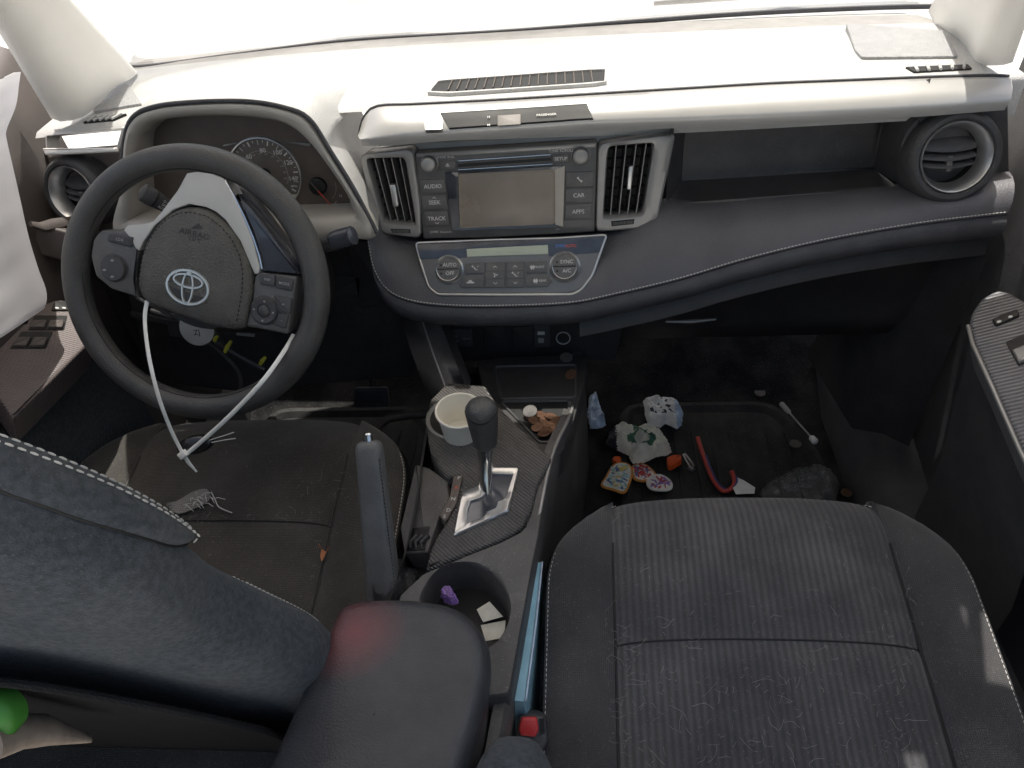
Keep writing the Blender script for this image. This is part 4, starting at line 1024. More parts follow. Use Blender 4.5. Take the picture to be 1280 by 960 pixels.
# indicator strip with gear letters
ip = [(579, 595), (571, 631), (556, 655), (550, 646), (563, 622), (567, 597)]
mb = MB(); mb.prism(KZ, rounded(KZ.P(ip), .002), -.01, .0035, .001)
for wd, q, m in (('P', (574, 600), 1), ('R', (571, 612), 2), ('N', (567, 626), 1), ('D', (561, 640), 1), ('S', (556, 648), 1)): mb.text(wd, KZ, *KZ.p(*q), .0039, .0060, m)
con.part('gear_indicator', mb, [M['gauge_dark'], M['ink'], M['red_ink']])
# chrome gate with stepped slot
go = [(604, 588), (649, 588), (636, 642), (567, 673), (578, 618), (599, 610)]
gi = [(614, 596), (641, 597), (630, 628), (622, 630), (619, 638), (609, 642), (606, 648), (595, 652), (586, 657), (586, 640), (590, 629), (600, 627), (606, 624), (616, 620), (611, 612)]
mb = MB(); O2, I2 = KZ.P(go), KZ.P(gi)
mb.ring(KZ, rounded(O2, .003), I2, [(0, .001), (.0, .005), (.10, .0068), (.75, .0068), (.92, .0055), (1, -.006)], 240, 0, c=KZ.p(604, 630))
mb.flat(KZ, O2, .0024, 1)
con.part('shift_gate', mb, [M['satin'], M['gloss']], smooth=40)
# shift lever: chrome stem, leather knob
b0, b1, b2, b3 = at(608, 618, z=.420), at(607, 578, z=.455), at(607, 556, z=.478), at(601, 508, z=.545)
mb = MB(); d = (b3 - b0).normalized()
mb.tube([b0 + V((0, 0, -.01)), b0.lerp(b1, .5), b1, b1.lerp(b2, .5), b2], [.0085, .0090, .0100, .0122, .0138], 20); stem = con.part('shift_lever', mb, M['chrome'])
mb = MB(); mb.tube([b2 + (b3 - b2) * t for t in (-.02, 0, .05, .3, .6, .85, .97, 1.06, 1.12)], [.011, .0152, .0166, .0184, .0208, .0222, .0214, .0176, .0108], 32); kn = con.part('shift_knob', mb, M['wheel'], stem, smooth=80)
fr = Fr(b3 + d * .0035, (1, 0, 0), (0, 1, .1)); 
mb = MB(); kk = b2.lerp(b3, .80); 
mb.tube([kk + (V((1, 0, 0)) * math.cos(a) + d.cross(V((1, 0, 0))).normalized() * math.sin(a)) * .0222 + d * (.006 * math.cos(2 * a)) for a in [2 * PI * i / 40 for i in range(40)]], .0007, 5, closed=True); con.part('knob_seam', mb, M['deep'], stem)
# cup-holder well at the front left
cx, cy = KZ.p(574, 523); mb = MB(); mb.lathe(KZ, cx, cy, [(.052, .001), (.0515, .0045), (.049, .0055), (.0465, .003), (.0455, .0022)], 56, 0, cap=True, capmat=1)
con.part('cup_holder', mb, [M['bezel'], M['deep']])
# rear panel and twin cup well
t2 = [(530, 718), (560, 706), (590, 693), (625, 679), (654, 664), (668, 645), (680, 628), (674, 668), (666, 705), (650, 790), (637, 868), (560, 880), (480, 820), (500, 745)]
hole = [(527, 752), (534, 730), (548, 712), (566, 704), (590, 704), (612, 714), (629, 733), (637, 760), (631, 786), (612, 806), (570, 812), (536, 790)]
H2 = [tuple(p) for p in spline([V(p) for p in KZ.P(hole)], 90, True)]
mb = MB(); mb.ring(KZ, rounded(KZ.P(t2), .004), H2, [(0, -.03), (0, -.002), (.04, .001), (.9, .001), (.97, -.001), (1, -.006), (1, -.075)], 180, 0, c=KZ.p(582, 760)); mb.flat(KZ, H2, -.075, 1)
con.part('cup_well', mb, [M['console'], M['deep']], smooth=45)
# front trays
FZ = Fr((0, -.06, .372), (1, 0, 0), (0, .98, -.10))
fo = [(596, 452), (628, 446), (735, 443), (730, 480), (716, 530), (704, 562), (691, 580), (674, 566), (623, 515), (606, 495)]
mb = MB(); mb.prism(FZ, rounded(FZ.P(fo), .004), -.04, .0, .002); con.part('front_tray', mb, M['black'])
for pts, name in ((((620, 460), (719, 458), (717, 497), (628, 499)), 'phone_tray'), (((629, 504), (710, 503), (707, 530), (698, 552), (676, 553)), 'coin_tray')):
    inn = rounded(FZ.P(pts), .004); outr = inset(ccw(inn), -.005); mb = MB()
    mb.ring(FZ, outr, inn, [(0, -.002), (.2, .003), (.7, .004), (1, .001), (1, .0005)], 120, 0); mb.flat(FZ, inn, .0012, 1); con.part(name, mb, [M['black_soft'], M['deep'] if name == 'coin_tray' else M['black']])
mb = MB(); mb.tube([p + V((.002, 0, .001)) for p in Rc[4:36]], .003, 6); con.part('console_edge', mb, M['bezel'])
# left ledge beside the handbrake
mb = MB(); HLF = Fr((-.14, -.42, .398), (1, 0, .25), (0, 1, .05)); lg = [(519, 580), (535, 584), (558, 600), (562, 622), (548, 648), (534, 690), (505, 692), (500, 660)]
mb.prism(HLF, rounded(HLF.P(lg), .003), -.05, 0, .003); con.part('side_ledge', mb, M['console'])
mb = MB(); mb.prism(HLF, rounded(HLF.P([(513, 661), (538, 658), (531, 688), (507, 689)]), .003), -.002, .001, .0003)
for k in range(3): a = HLF.g(*HLF.p(519 + 7 * k, 664), -.001); b = HLF.g(*HLF.p(513 + 7 * k, 686), -.001); mb.tube([a, a.lerp(b, .4) + V((.004, 0, .004)), a.lerp(b, .7) + V((-.003, 0, .003)), b], [.002, .0042, .0036, .002], 8, 1)
con.part('cable_slot', mb, [M['deep'], M['black']])
# armrest
ao = [(412, 778), (420, 760), (436, 749), (475, 744), (530, 746), (575, 757), (602, 784), (612, 815), (606, 870), (582, 950), (545, 1060), (520, 1110), (280, 1110), (288, 1060), (330, 960), (375, 860)]
AZ = Fr((-.09, -.75, .500), (1, 0, 0), (0, 1, 0)); A0 = ccw([tuple(p) for p in spline([V(p) for p in AZ.P(ao)], 90, True)]); ac = V(AZ.p(470, 900))
mb = MB(); rows = []
for d, h in ((.010, -.10), (.005, -.05), (.001, -.030), (.0, -.020), (.0015, -.010), (.005, -.003), (.011, .002), (.020, .005)):
    rows.append([AZ.g(x, y, h) for x, y in inset(A0, d)])
last = inset(A0, .020)
for t, h in ((.8, .0075), (.5, .0095), (.2, .0105), (.01, .0108)): rows.append([AZ.g(*(ac + (V(p) - ac) * t), h) for p in last])
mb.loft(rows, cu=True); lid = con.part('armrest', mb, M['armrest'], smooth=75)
mb = MB(); mb.loft([[V((p.x, p.y, .10)) for p in rows[0]], [p + V((0, 0, .006)) for p in rows[0]]], cu=True); con.part('storage_box', mb, M['console'])
# handbrake
hb = Thing('handbrake', 'grey leather handbrake lever pulled up beside the driver seat, chrome button at its tip', 'handbrake', (-.152, -.52, .38))
h0, h1 = V((-.148, -.54, .345)), V((-.1625, -.402, .548)); dd = (h1 - h0).normalized()
side_ = V((1, 0, 0)); side_ = (side_ - dd * side_.dot(dd)).normalized(); bk_ = dd.cross(side_)
if bk_.y > 0: bk_ = -bk_
rows = []
for t, wd, dp in ((-.05, .022, .016), (0, .0235, .0175), (.2, .0225, .017), (.5, .020, .016), (.85, .0178, .0152), (.955, .0172, .0148), (.985, .0155, .0132), (1.0, .0115, .0095)):
    rows.append([h0.lerp(h1, t) + side_ * wd * math.copysign(abs(math.cos(a)) ** .6, math.cos(a)) + bk_ * dp * math.copysign(abs(math.sin(a)) ** .6, math.sin(a)) for a in [2 * PI * i / 40 for i in range(40)]])
mb = MB(); mb.loft(rows, cu=True, cap=True); grip = hb.part('grip', mb, M['handbrake'], smooth=60)
mb = MB(); mb.stitches([h0.lerp(h1, .05 + .88 * k / 20) + side_ * (.0195 - .0045 * k / 20) + bk_ * .0125 for k in range(21)], .005, .0036, .0008); hb.part('stitching', mb, M['deep'], grip)
mb = MB(); mb.tube([h1 - dd * .002, h1 + dd * .009, h1 + dd * .011], [.0068, .0066, .0045], 18); hb.part('release_button', mb, M['chrome'])
mb = MB(); rows = []
for i in range(9):
    t = i / 8; r = []
    for j in range(30):
        a = 2 * PI * j / 30; w_ = 1 + .16 * math.sin(5 * a + 5 * t) * t
        r.append(V((-.140 - .008 * (1 - t) + (.012 + .018 * t) * w_ * math.cos(a), -.52 + .02 * t + (.014 + .035 * t) * w_ * math.sin(a), -.018 + .425 - .045 * t + .004 * math.sin(9 * t))))
    rows.append(r)
mb.loft(rows, cu=True); hb.part('boot', mb, M['leather'], smooth=80)
# ================================================================ BODY SHELL, DOORS, FLOOR
ground = MB(); ground.loft([[V((-60, -60, -.55)), V((60, -60, -.55))], [V((-60, 120, -.55)), V((60, 120, -.55))]]); single('ground', ground, M['concrete'], '', '', kind='structure')
fl = MB(); fl.loft([[V((x, y, z)) for x in (-.80, -.3, .3, .80)] for y, z in ((-1.5, .012), (.22, .012), (.34, .06), (.55, .30), (.62, .55))]); single('floor', fl, M['carpet'], '', '', kind='structure')
car = Thing('car_body', 'white car body shell with cream pillar trim and bright windscreen above the dashboard', 'car body', (0, .5, .0))
def pillar(base, d, n=14, L=4.3):
    rows = []
    P = spline(base, 26)
    for i in range(n):
        t = L * i / (n - 1); k = .5 * (t / L); c = P[len(P) // 2]
        rows.append([p.lerp(P[4], min(.8, k * 2.2)) + d * t for p in P])
    mb = MB(); mb.loft(rows); return mb
mb = pillar([at(64, 148, y=.05), at(72, 152, y=.045), at(100, 148, y=.07), at(122, 132, y=.11), at(144, 109, y=.17), at(166, 97, y=.23), at(170, 88, y=.28), at(150, 80, y=.34), at(117, 70, y=.40)], V((.045, -.11, .125)))
car.part('pillar_trim', mb, M['cream'], smooth=80)
mb = pillar([at(1266, 78, y=.03), at(1256, 81, y=.04), at(1238, 82, y=.07), at(1216, 80, y=.11), at(1203, 62, y=.18), at(1184, 42, y=.25), at(1168, 28, y=.31), at(1160, 14, y=.38)], V((-.045, -.11, .125)))
car.part('pillar_trim', mb, M['cream'], smooth=80)
wb = spline([at(*p, z=.808) for p in ((112, 66), (140, 78), (175, 84), (300, 68), (440, 51), (640, 39), (900, 19), (1080, 10), (1172, 8))], 60)
hd = [V((p.x * .78, .10 - .06 * (p.x / .75) ** 2, 1.29)) for p in wb]
mb = MB(); mb.loft([wb, [a.lerp(b, .5) + V((0, .03, .02)) for a, b in zip(wb, hd)], hd]); ws = car.part('windscreen', mb, M['glass'], smooth=80)
mb = MB(); mb.tube([p + V((0, -.004, .001)) for p in wb], .0045, 8); car.part('windscreen_gasket', mb, M['pad_low'], ws)
mb = MB(); mb.loft([[p + V((0, .01, -.01)) for p in wb], [p + V((0, .12, -.03)) for p in wb]]); car.part('cowl', mb, M['dash_top'])
mb = MB(); mb.loft([[V((x, y, z - .05 * (x / .8) ** 4)) for x in [-.85 + 1.7 * i / 24 for i in range(25)]] for y, z in ((.50, .745), (.60, .775), (.8, .79), (1.1, .77), (1.4, .71), (1.55, .62))]); car.part('bonnet', mb, M['white_body'], smooth=80)
mb = MB(); nx_, ny_ = 64, 44
rz = lambda x, y: 1.30 + .02 * (1 - (x / .77) ** 2) + (-.02 if y > 0 else .0)
for i in range(nx_):
    for j in range(ny_):
        xa, xb = -.60 + 1.37 * i / nx_, -.60 + 1.37 * (i + 1) / nx_; ya, yb = .105 - .905 * j / ny_, .105 - .905 * (j + 1) / ny_; cx_, cy_2 = (xa + xb) / 2, (ya + yb) / 2
        if (abs(cx_ - .548) < .019 and abs(cy_2 + .265) < .032) or (abs(cx_ - .430) < .013 and -.50 < cy_2 < -.36): continue      # holes added to drop two slivers of sun onto the seat
        mb.add([(xa, ya, rz(xa, ya)), (xb, ya, rz(xb, ya)), (xb, yb, rz(xb, yb)), (xa, yb, rz(xa, yb))], [(0, 1, 2, 3)])
car.part('roof_sun_blocker', mb, M['cream'], smooth=80)  # unseen partial roof, sized lopsided to keep sun off the seats
wp0, wp1, wp2 = at(820, 13, z=.80), at(930, 5, z=.80), at(1040, -8, z=.80)
mb = MB(); mb.tube([p + V((0, .05, .0)) for p in (wp0, wp1, wp2)], [.006, .008, .006], 8, flat=.6); mb.tube([wp1 + V((0, .05, .004)), wp1 + V((.10, .09, .006)), wp2 + V((.12, .05, -.01))], [.006, .009, .012], 8); car.part('wiper', mb, M['bezel'])
# ---- doors
def door(side, label):
    t = Thing('front_door', label, 'car door', (side * .78, -.3, .05)); s = side
    ys = [-1.3, -.9, -.6, -.3, -.1, .05, .16]
    rows = []
    for z, x in ((.05, .735), (.20, .745), (.40, .742), (.52, .730), (.66, .742), (.74, .752), (.79, .765), (.80, .79)):
        rows.append([V((s * (x + .03 * max(0, (y + .1)) / .26), y, z + (.10 * max(0, (y + .15) / .3) if z > .75 else 0))) for y in ys])
    mb = MB(); mb.loft(rows); t.part('door_card', mb, M['mauve'] if s < 0 else M['black_soft'], smooth=70)
    return t
ld = door(-1, 'driver side door with brown trim, window switches and armrest, left of the steering wheel')
rd = door(1, 'passenger side door with ribbed grey armrest and window switch at right edge')
def switch(t, fr, pts, par, split=0, mm=None):
    mb = MB(); P2 = fr.P(pts); mb.prism(fr, rounded(P2, .002), -.002, .0012, .0004, 1)
    q = P2
    cells = 2 if split else 1
    for k in range(cells):
        f = lambda a, b: tuple(V(q[0]).lerp(V(q[1]), a).lerp(V(q[3]).lerp(V(q[2]), a), b))
        a0, a1 = k / cells + .04, (k + 1) / cells - .04
        mb.prism(fr, rounded([f(a0, .45), f(a1, .45), f(a1, .95), f(a0, .95)], .002), .0, .006, .002, 0)
    t.part('window_switch', mb, [mm or M['button'], M['deep']], par)
# driver door armrest
AL = Fr(at(60, 430, x=-.69), (.93, 0, -.36), (0, 1, -.04))
ap = [(-60, 470), (-10, 486), (16, 523), (60, 480), (108, 432), (122, 398), (118, 378), (70, 374), (35, 388), (0, 412), (-60, 440)]
mb = MB(); mb.prism(AL, rounded(AL.P(ap), .006), -.05, 0, .004); arm = ld.part('armrest', mb, M['door_trim_warm'], smooth=50)
switch(ld, AL, [(43, 395), (84, 395), (80, 413), (35, 413)], arm, 1, M['mauve']); switch(ld, AL, [(27, 415), (66, 415), (57, 436), (12, 436)], arm, 1, M['mauve'])
mb = MB(); mb.prism(AL, rounded(AL.P([(68, 378), (88, 378), (86, 389), (64, 389)]), .002), -.002, .003, .001); mb.flat(AL, ell(*AL.p(71, 385, .003), .003, .002, 0, 10), .0034, 1); mb.flat(AL, ell(*AL.p(80, 385, .003), .003, .002, 0, 10), .0034, 1)
ld.part('lock_switch', mb, [M['deep'], M['ink']], arm)
mb = MB(); low = [at(*p, x=-.705) for p in ((-40, 560), (20, 530), (110, 432), (125, 400))]; mb.loft([low, [V((-.70, p.y, .40)) for p in low], [V((-.69, p.y, .06)) for p in low]]); ld.part('lower_pocket', mb, M['fabric_side'], smooth=70)
mb = MB(); mb.tube([at(38, 280, x=-.735), at(52, 284, x=-.73), at(70, 280, x=-.72), at(92, 276, x=-.71)], [.006, .010, .012, .010], 10, flat=.6); mb.prism(Fr(at(70, 300, x=-.72), (.8, 0, -.3), (0, .3, .9)), rounded([(-.03, -.03), (.03, -.03), (.03, .02), (-.03, .02)], .008), -.01, .004, .004); ld.part('door_handle', mb, M['mauve'])
# passenger door armrest
AR = Fr(at(1240, 430, x=.67), (.95, 0, .31), (0, 1, .03))
ap = [(1211, 404), (1214, 390), (1226, 372), (1246, 361), (1262, 364), (1300, 385), (1345, 420), (1345, 640), (1300, 610), (1275, 560), (1240, 480), (1216, 428)]
mb = MB(); mb.prism(AR, rounded(AR.P(ap), .006), -.05, 0, .007); arm = rd.part('armrest', mb, M['door_trim'], smooth=50)
mb = MB(); pts = [AR.g(*AR.p(*q), .001) for q in ((1210, 408), (1216, 431), (1240, 484), (1276, 566), (1302, 616))]; mb.tube(pts, .003, 8); rd.part('armrest_piping', mb, M['bezel'], arm)
mb = MB(); mb.prism(AR, rounded(AR.P([(1240, 401), (1271, 388), (1275, 396), (1245, 409)]), .003), -.001, .004, .0015, 0)
for q in ((1249, 402), (1263, 396)): mb.flat(AR, ell(*AR.p(*q, .004), .0032, .0024, .4, 12), .0043, 1)
rd.part('lock_switch', mb, [M['deep'], M['ink']], arm)
switch(rd, AR, [(1257, 428), (1296, 412), (1312, 442), (1273, 458)], arm, 0, M['bezel'])
mb = MB(); lo = [at(*p, x=.668) for p in ((1212, 410), (1240, 480), (1276, 565), (1300, 640))]; mb.loft([lo, [p + V((.012, 0, -.06)) for p in lo], [V((.70, p.y, .25)) for p in lo], [V((.69, p.y, .05)) for p in lo]]); rd.part('lower_pocket', mb, M['black_soft'], smooth=70)
# sill and kick trims
mb = MB(); mb.loft([[V((.64, y, .012)) for y in (-1.2, -.4, .1, .34)], [V((.655, y, .10)) for y in (-1.2, -.4, .1, .34)], [V((.70, y, .12)) for y in (-1.2, -.4, .1, .34)], [V((.76, y, .115)) for y in (-1.2, -.4, .1, .34)]]); car.part('door_sill', mb, M['black_soft'], smooth=60)
mb = MB(); mb.loft([[V((-.68, y, .012)) for y in (-1.2, -.4, .1, .34)], [V((-.695, y, .10)) for y in (-1.2, -.4, .1, .34)], [V((-.78, y, .115)) for y in (-1.2, -.4, .1, .34)]]); car.part('door_sill', mb, M['black_soft'], smooth=60)
mb = MB(); mb.loft([[V((.70, .02, .60)), V((.74, -.02, .60))], [V((.68, .05, .35)), V((.74, .0, .35))], [V((.655, .09, .10)), V((.74, .02, .10))]]); mb.loft([[V((.70, .02, .60)), V((.68, .05, .35)), V((.655, .09, .10))], [V((.69, .30, .60)), V((.68, .30, .35)), V((.62, .34, .10))]]); car.part('kick_panel', mb, M['black'], smooth=60)
mb = MB(); mb.loft([[V((-.74, .02, .60)), V((-.74, .05, .35)), V((-.72, .09, .05))], [V((-.74, .34, .60)), V((-.74, .34, .35)), V((-.72, .36, .05))]]); car.part('kick_panel', mb, M['black'], smooth=60)
# transmission tunnel bracket on the driver's side
mb = MB(); mb.tube([at(468, 545, z=.21), at(474, 532, z=.215), at(486, 523, z=.22), at(510, 519, z=.222), at(534, 518, z=.222)], .0085, 12); mb2 = con.part('console_strut', mb, M['mauve'])
# mats
def mat_thing(x0, x1, y0, y1, label):
    fr = Fr(((x0 + x1) / 2, (y0 + y1) / 2, .0125), (1, 0, 0), (0, 1, 0)); w_, h_ = (x1 - x0) / 2, (y1 - y0) / 2
    P2 = rounded([(-w_, -h_), (w_, -h_), (w_, h_ * .55), (w_ * .72, h_), (-w_ * .9, h_)], .06, 8); mb = MB()
    mb.prism(fr, P2, 0, .008, .002); mb.ring(fr, P2, inset(ccw(P2), .03), [(0, .006), (.2, .020), (.6, .020), (1, .007)], 120)
    for k in range(9): x = -w_ * .72 + k * w_ * .18; mb.tube([fr.g(x, -h_ * .9, .007), fr.g(x, h_ * .72, .007)], .004, 6)
    single('floor_mat', mb, M['rubber'], label, 'floor mat')
mat_thing(.17, .61, -.42, .26, 'ribbed black rubber mat in the passenger footwell under the litter')
mat_thing(-.66, -.20, -.30, .26, 'ribbed black rubber mat in the driver footwell below the steering wheel')
# pedal
pd = Thing('brake_pedal', 'black rubber brake pedal in the dark driver footwell', 'pedal', (-.33, .16, .12))
PF = Fr((-.345, .15, .15), (1, 0, 0), (0, .5, .86)); mb = MB(); mb.prism(PF, rounded([(-.04, -.022), (.04, -.022), (.036, .022), (-.036, .022)], .006), -.012, 0, .003)
for k in range(4): mb.tube([PF.g(-.03, -.014 + .0095 * k, .001), PF.g(.03, -.014 + .0095 * k, .001)], .0018, 6)
pd.part('pad', mb, M['black_soft']); mb = MB(); mb.tube([PF.g(0, 0, -.01), PF.g(0, .08, -.03), PF.g(0, .22, .0)], .007, 8); pd.part('arm', mb, M['black'])
# deployed curtain airbag over the driver window
rt = [(26, 90), (24, 104), (20, 132), (9, 160), (8, 172), (17, 212), (26, 252), (36, 296), (48, 336), (58, 364), (56, 384), (42, 393), (24, 402), (0, 412)]
Rr = spline([atp(*p, V((-.672, 0, .66)), V((1, 0, .42)).normalized()) for p in rt], 60); rows = []
for j in range(14):
    t = j / 13; r = []
    for i, p in enumerate(Rr):
        wv = .007 * math.sin(i * .42 + 5 * t) * t * (1 - .5 * t) + .004 * math.sin(i * 1.1 - 8 * t) * t
        q = p + V((-.03 * math.sin(PI * .5 * t) + .055 * math.sin(PI * t) * .5 + wv, -.42 * t, .10 * t * (1 if p.z < .8 else .6)))
        r.append(q)
    rows.append(r)
mb = MB(); mb.loft(rows); mb.loft([rows[0], [p + V((-.012, .0, .0)) for p in rows[0]], [p + V((-.016, -.02, 0)) for p in rows[0]]])
bagc = Thing('curtain_airbag', 'white deployed side curtain airbag hanging limp over the driver window', 'airbag', (-.70, -.3, .70)); bagc.part('cushion', mb, M['airbag'], smooth=80)
mb = MB(); tf = at(30, 400, x=-.668); mb.lathe(Fr(tf, (0, 1, 0), (0, 0, 1)), 0, 0, [(.006, -.002), (.006, .002), (.003, .0025)], 16); bagc.part('tether_eyelet', mb, M['deep'])
# ================================================================ LOOSE THINGS
rnd = random.Random(5)
def nz(x, y, s, k=0):
    return math.sin(x * s + 1.3 * k) * math.cos(y * s * 1.2 + k) + .5 * math.sin(x * s * 2.3 + y * s * 1.7 + 2 * k)
FLZ = .040
FF = Fr((.35, .0, FLZ), (1, 0, 0), (0, 1, 0))
# paper cup
cr_ = at(574, 512, z=.475); cb_ = V((cr_.x, cr_.y - .004, .422)); up = (V((0, 0, 1)) + V((.06, -.10, 0))).normalized()
CFm = Fr(V((cr_.x, cr_.y, .475)) - up * .055, up.orthogonal(), up.cross(up.orthogonal()))
if CFm.n.z < 0: CFm = Fr(CFm.o, CFm.u, CFm.r)
cup = Thing('paper_cup', 'empty cream paper cup standing in the front cup holder', 'cup', CFm.o)
mb = MB(); mb.lathe(CFm, 0, 0, [(.0265, 0), (.0335, .052)], 56, 0, cap=False); mb.lathe(CFm, 0, 0, [(.0325, .054), (.026, .003), (.001, .003)], 56, 0, cap=False); cup.part('wall', mb, M['cup'], smooth=60)
mb = MB(); mb.tube([CFm.g(.0342 * math.cos(a), .0342 * math.sin(a), .053) for a in [2 * PI * i / 60 for i in range(60)]], .0020, 8, closed=True); cup.part('rim', mb, M['cup'])
# coins
def coin(c, r, m, label, group=None, tilt=(0, 0)):
    n = V((tilt[0], tilt[1], 1)).normalized(); a = n.orthogonal(); fr = Fr(c, a, n.cross(a)); mb = MB()
    mb.lathe(fr, 0, 0, [(r * .97, 0), (r, .0003), (r, .0014), (r * .96, .0018), (r * .90, .0018), (r * .88, .0014), (r * .5, .0015)], 28, 0)
    mb.flat(fr, ell(r * .05, 0, r * .38, r * .52, .3, 16), .0021, 0)
    single('coin', mb, m, label, 'coin', group)
G1 = 'copper coins heaped in the coin tray'
for i, (x, y) in enumerate([(663, 523), (675, 521), (688, 524), (695, 530), (668, 531), (679, 530), (688, 536), (683, 542), (672, 538), (680, 547), (692, 540), (664, 517)]):
    coin(FZ.g(*FZ.p(x, y), .0028 + .0012 * (i % 5)), .0098, M['copper'], 'brown copper coin heaped with others in the coin tray of the console', G1, (rnd.uniform(-.25, .25), rnd.uniform(-.25, .25)))
coin(FZ.g(*FZ.p(663, 522), .012), .0118, M['nickel'], 'larger silver coin lying on the heap of copper coins', None, (-.1, -.3))
coin(FZ.g(*FZ.p(714, 472), .006), .0105, M['copper'], 'copper coin leaning on the right rim of the phone tray', None, (-.35, -.3))
coin(FZ.g(*FZ.p(708, 449), .003), .0115, M['nickel'], 'dull grey coin behind the phone tray under the power socket', None, (0, -.2))
coin(at(950, 491, z=.036), .0122, M['nickel'], 'silver coin near the front edge of the rubber mat', None, (0, -.1))
coin(at(994, 555, z=.030), .0122, M['nickel'], 'dull coin on the mat below the white swab', None)
coin(at(1058, 616, z=.034), .0105, M['copper'], 'brown coin at the seat edge beside the clear plastic bag', None)
# crumpled sheets
def crumple(pts, o_z, hgt, seed, label, name, cat, mats, deco=None, n=34, sharp=14):
    r = random.Random(seed); W = [at(*p, z=o_z) for p in pts]; c = sum(W, V((0, 0, 0))) / len(W); fr = Fr(c, (1, 0, 0), (0, 1, 0))
    P2 = [(p.x - c.x, p.y - c.y) for p in W]; O = star(P2, (0, 0), n * 2); mb = MB(); rows = []; R = 22
    ph = [r.uniform(0, 6) for _ in range(8)]
    fold = [(r.uniform(0, 6.28), r.uniform(22, 62), r.random()) for _ in range(6)]
    def hh(x, y, t):
        f = 0
        for a, q, ph_ in fold: u = ((x * math.cos(a) + y * math.sin(a)) * q + ph_) % 1; f += abs(u - .5) * 2 / (1 + q * .02)
        return hgt * (.1 + .62 * f) * (1 - t ** 6) + .001
    for i in range(R + 1):
        t = i / R; rows.append([fr.g(x * t + r.uniform(-.0012, .0012), y * t + r.uniform(-.0012, .0012), hh(x * t, y * t, t)) for x, y in O])
    b = 0
    for i in range(R):
        for j in range(len(O)):
            j2 = (j + 1) % len(O); m = deco((rows[i][j] + rows[i + 1][j2]) / 2 - c) if deco else 0
            mb.add([rows[i][j], rows[i][j2], rows[i + 1][j2], rows[i + 1][j]], [(0, 1, 2, 3)], m)
    single(name, mb, mats, label, cat, smooth=sharp)
M['paper_white'] = mat('crumpled_white_paper', (.88, .87, .84), .7, var=(60, .06))
M['paper_cream'] = mat('crumpled_cream_paper', (.82, .79, .68), .7, var=(60, .1))
M['green_ink'] = mat('dark_green_print', (.05, .16, .10), .6)
M['pale_blue'] = mat('pale_blue_plastic', (.55, .66, .82), .3, var=(60, .2))
M['orange'] = mat('orange_plastic', (.85, .13, .03), .4)
M['patch_orange'] = mat('patch_border_orange', (.72, .32, .07), .7); M['patch_teal'] = mat('patch_teal', (.36, .62, .62), .7, var=(120, .35)); M['patch_white'] = mat('patch_white', (.85, .83, .78), .7)
M['patch_red'] = mat('patch_red', (.60, .08, .06), .7); M['patch_blue'] = mat('patch_blue', (.12, .20, .42), .7); M['purple'] = mat('purple_foil', (.30, .16, .46), .35, var=(90, .3)); M['patch_yellow'] = mat('patch_yellow', (.75, .60, .20), .7)
M['grey_rag'] = mat('grey_woven_strap', (.42, .41, .38), .9, weave=(110, 1.2, .5)); M['leaf'] = mat('dry_leaf', (.36, .14, .06), .8)
M['cable_red'] = mat('red_cable', (.50, .07, .05), .4); M['cable_blue'] = mat('blue_cable', (.08, .08, .22), .4); M['hair'] = mat('pale_hair', (.30, .29, .265), .6); M['green'] = mat('bright_green_plastic', (.06, .24, .035), .5)
M['fob'] = mat('key_fob_black', (.018, .018, .020), .25, coat=.3)
crumple([(737, 496), (745, 492), (748, 505), (752, 518), (758, 532), (750, 536), (738, 537), (734, 520)], .05, .018, 3, 'crumpled pale blue plastic wrapper by the console wall', 'crumpled_wrapper', 'wrapper', [M['pale_blue']])
rr2 = random.Random(9); blots = [(rr2.uniform(-.035, .02), rr2.uniform(-.02, .03), rr2.uniform(.002, .0045)) for _ in range(26)]
M['black_ink'] = mat('black_print', (.04, .04, .05), .6)
crumple([(804, 502), (822, 499), (838, 503), (848, 508), (854, 517), (852, 532), (846, 537), (832, 530), (826, 535), (810, 533), (806, 518)], .045, .02, 8, 'crumpled white paper bag printed with black marks, lying farthest in', 'crumpled_bag', 'paper bag', [M['paper_white'], M['black_ink'], M['pale_blue']],
        deco=lambda p: (2 if p.x > .022 else (1 if any((p.x - a) ** 2 + (p.y - b) ** 2 < c * c for a, b, c in blots) else 0)), n=60)
def green_mark(p):
    x, y = p.x - .004, p.y + .004; d = math.hypot(x, y * 1.25)
    if .016 < d < .030 and not (x > .012 and y > .008): return 1
    if p.x < -.048: return 2
    return 1 if -.012 < p.x < .0 and p.y > .022 else 0
crumple([(757, 555), (762, 540), (772, 534), (790, 537), (806, 535), (822, 538), (834, 550), (840, 565), (834, 570), (820, 572), (806, 579), (790, 580), (786, 570), (772, 564)], .045, .022, 14, 'crumpled cream bag with a dark green round letter printed on it', 'crumpled_bag', 'paper bag', [M['paper_cream'], M['green_ink'], M['black_ink']], deco=green_mark, n=64)
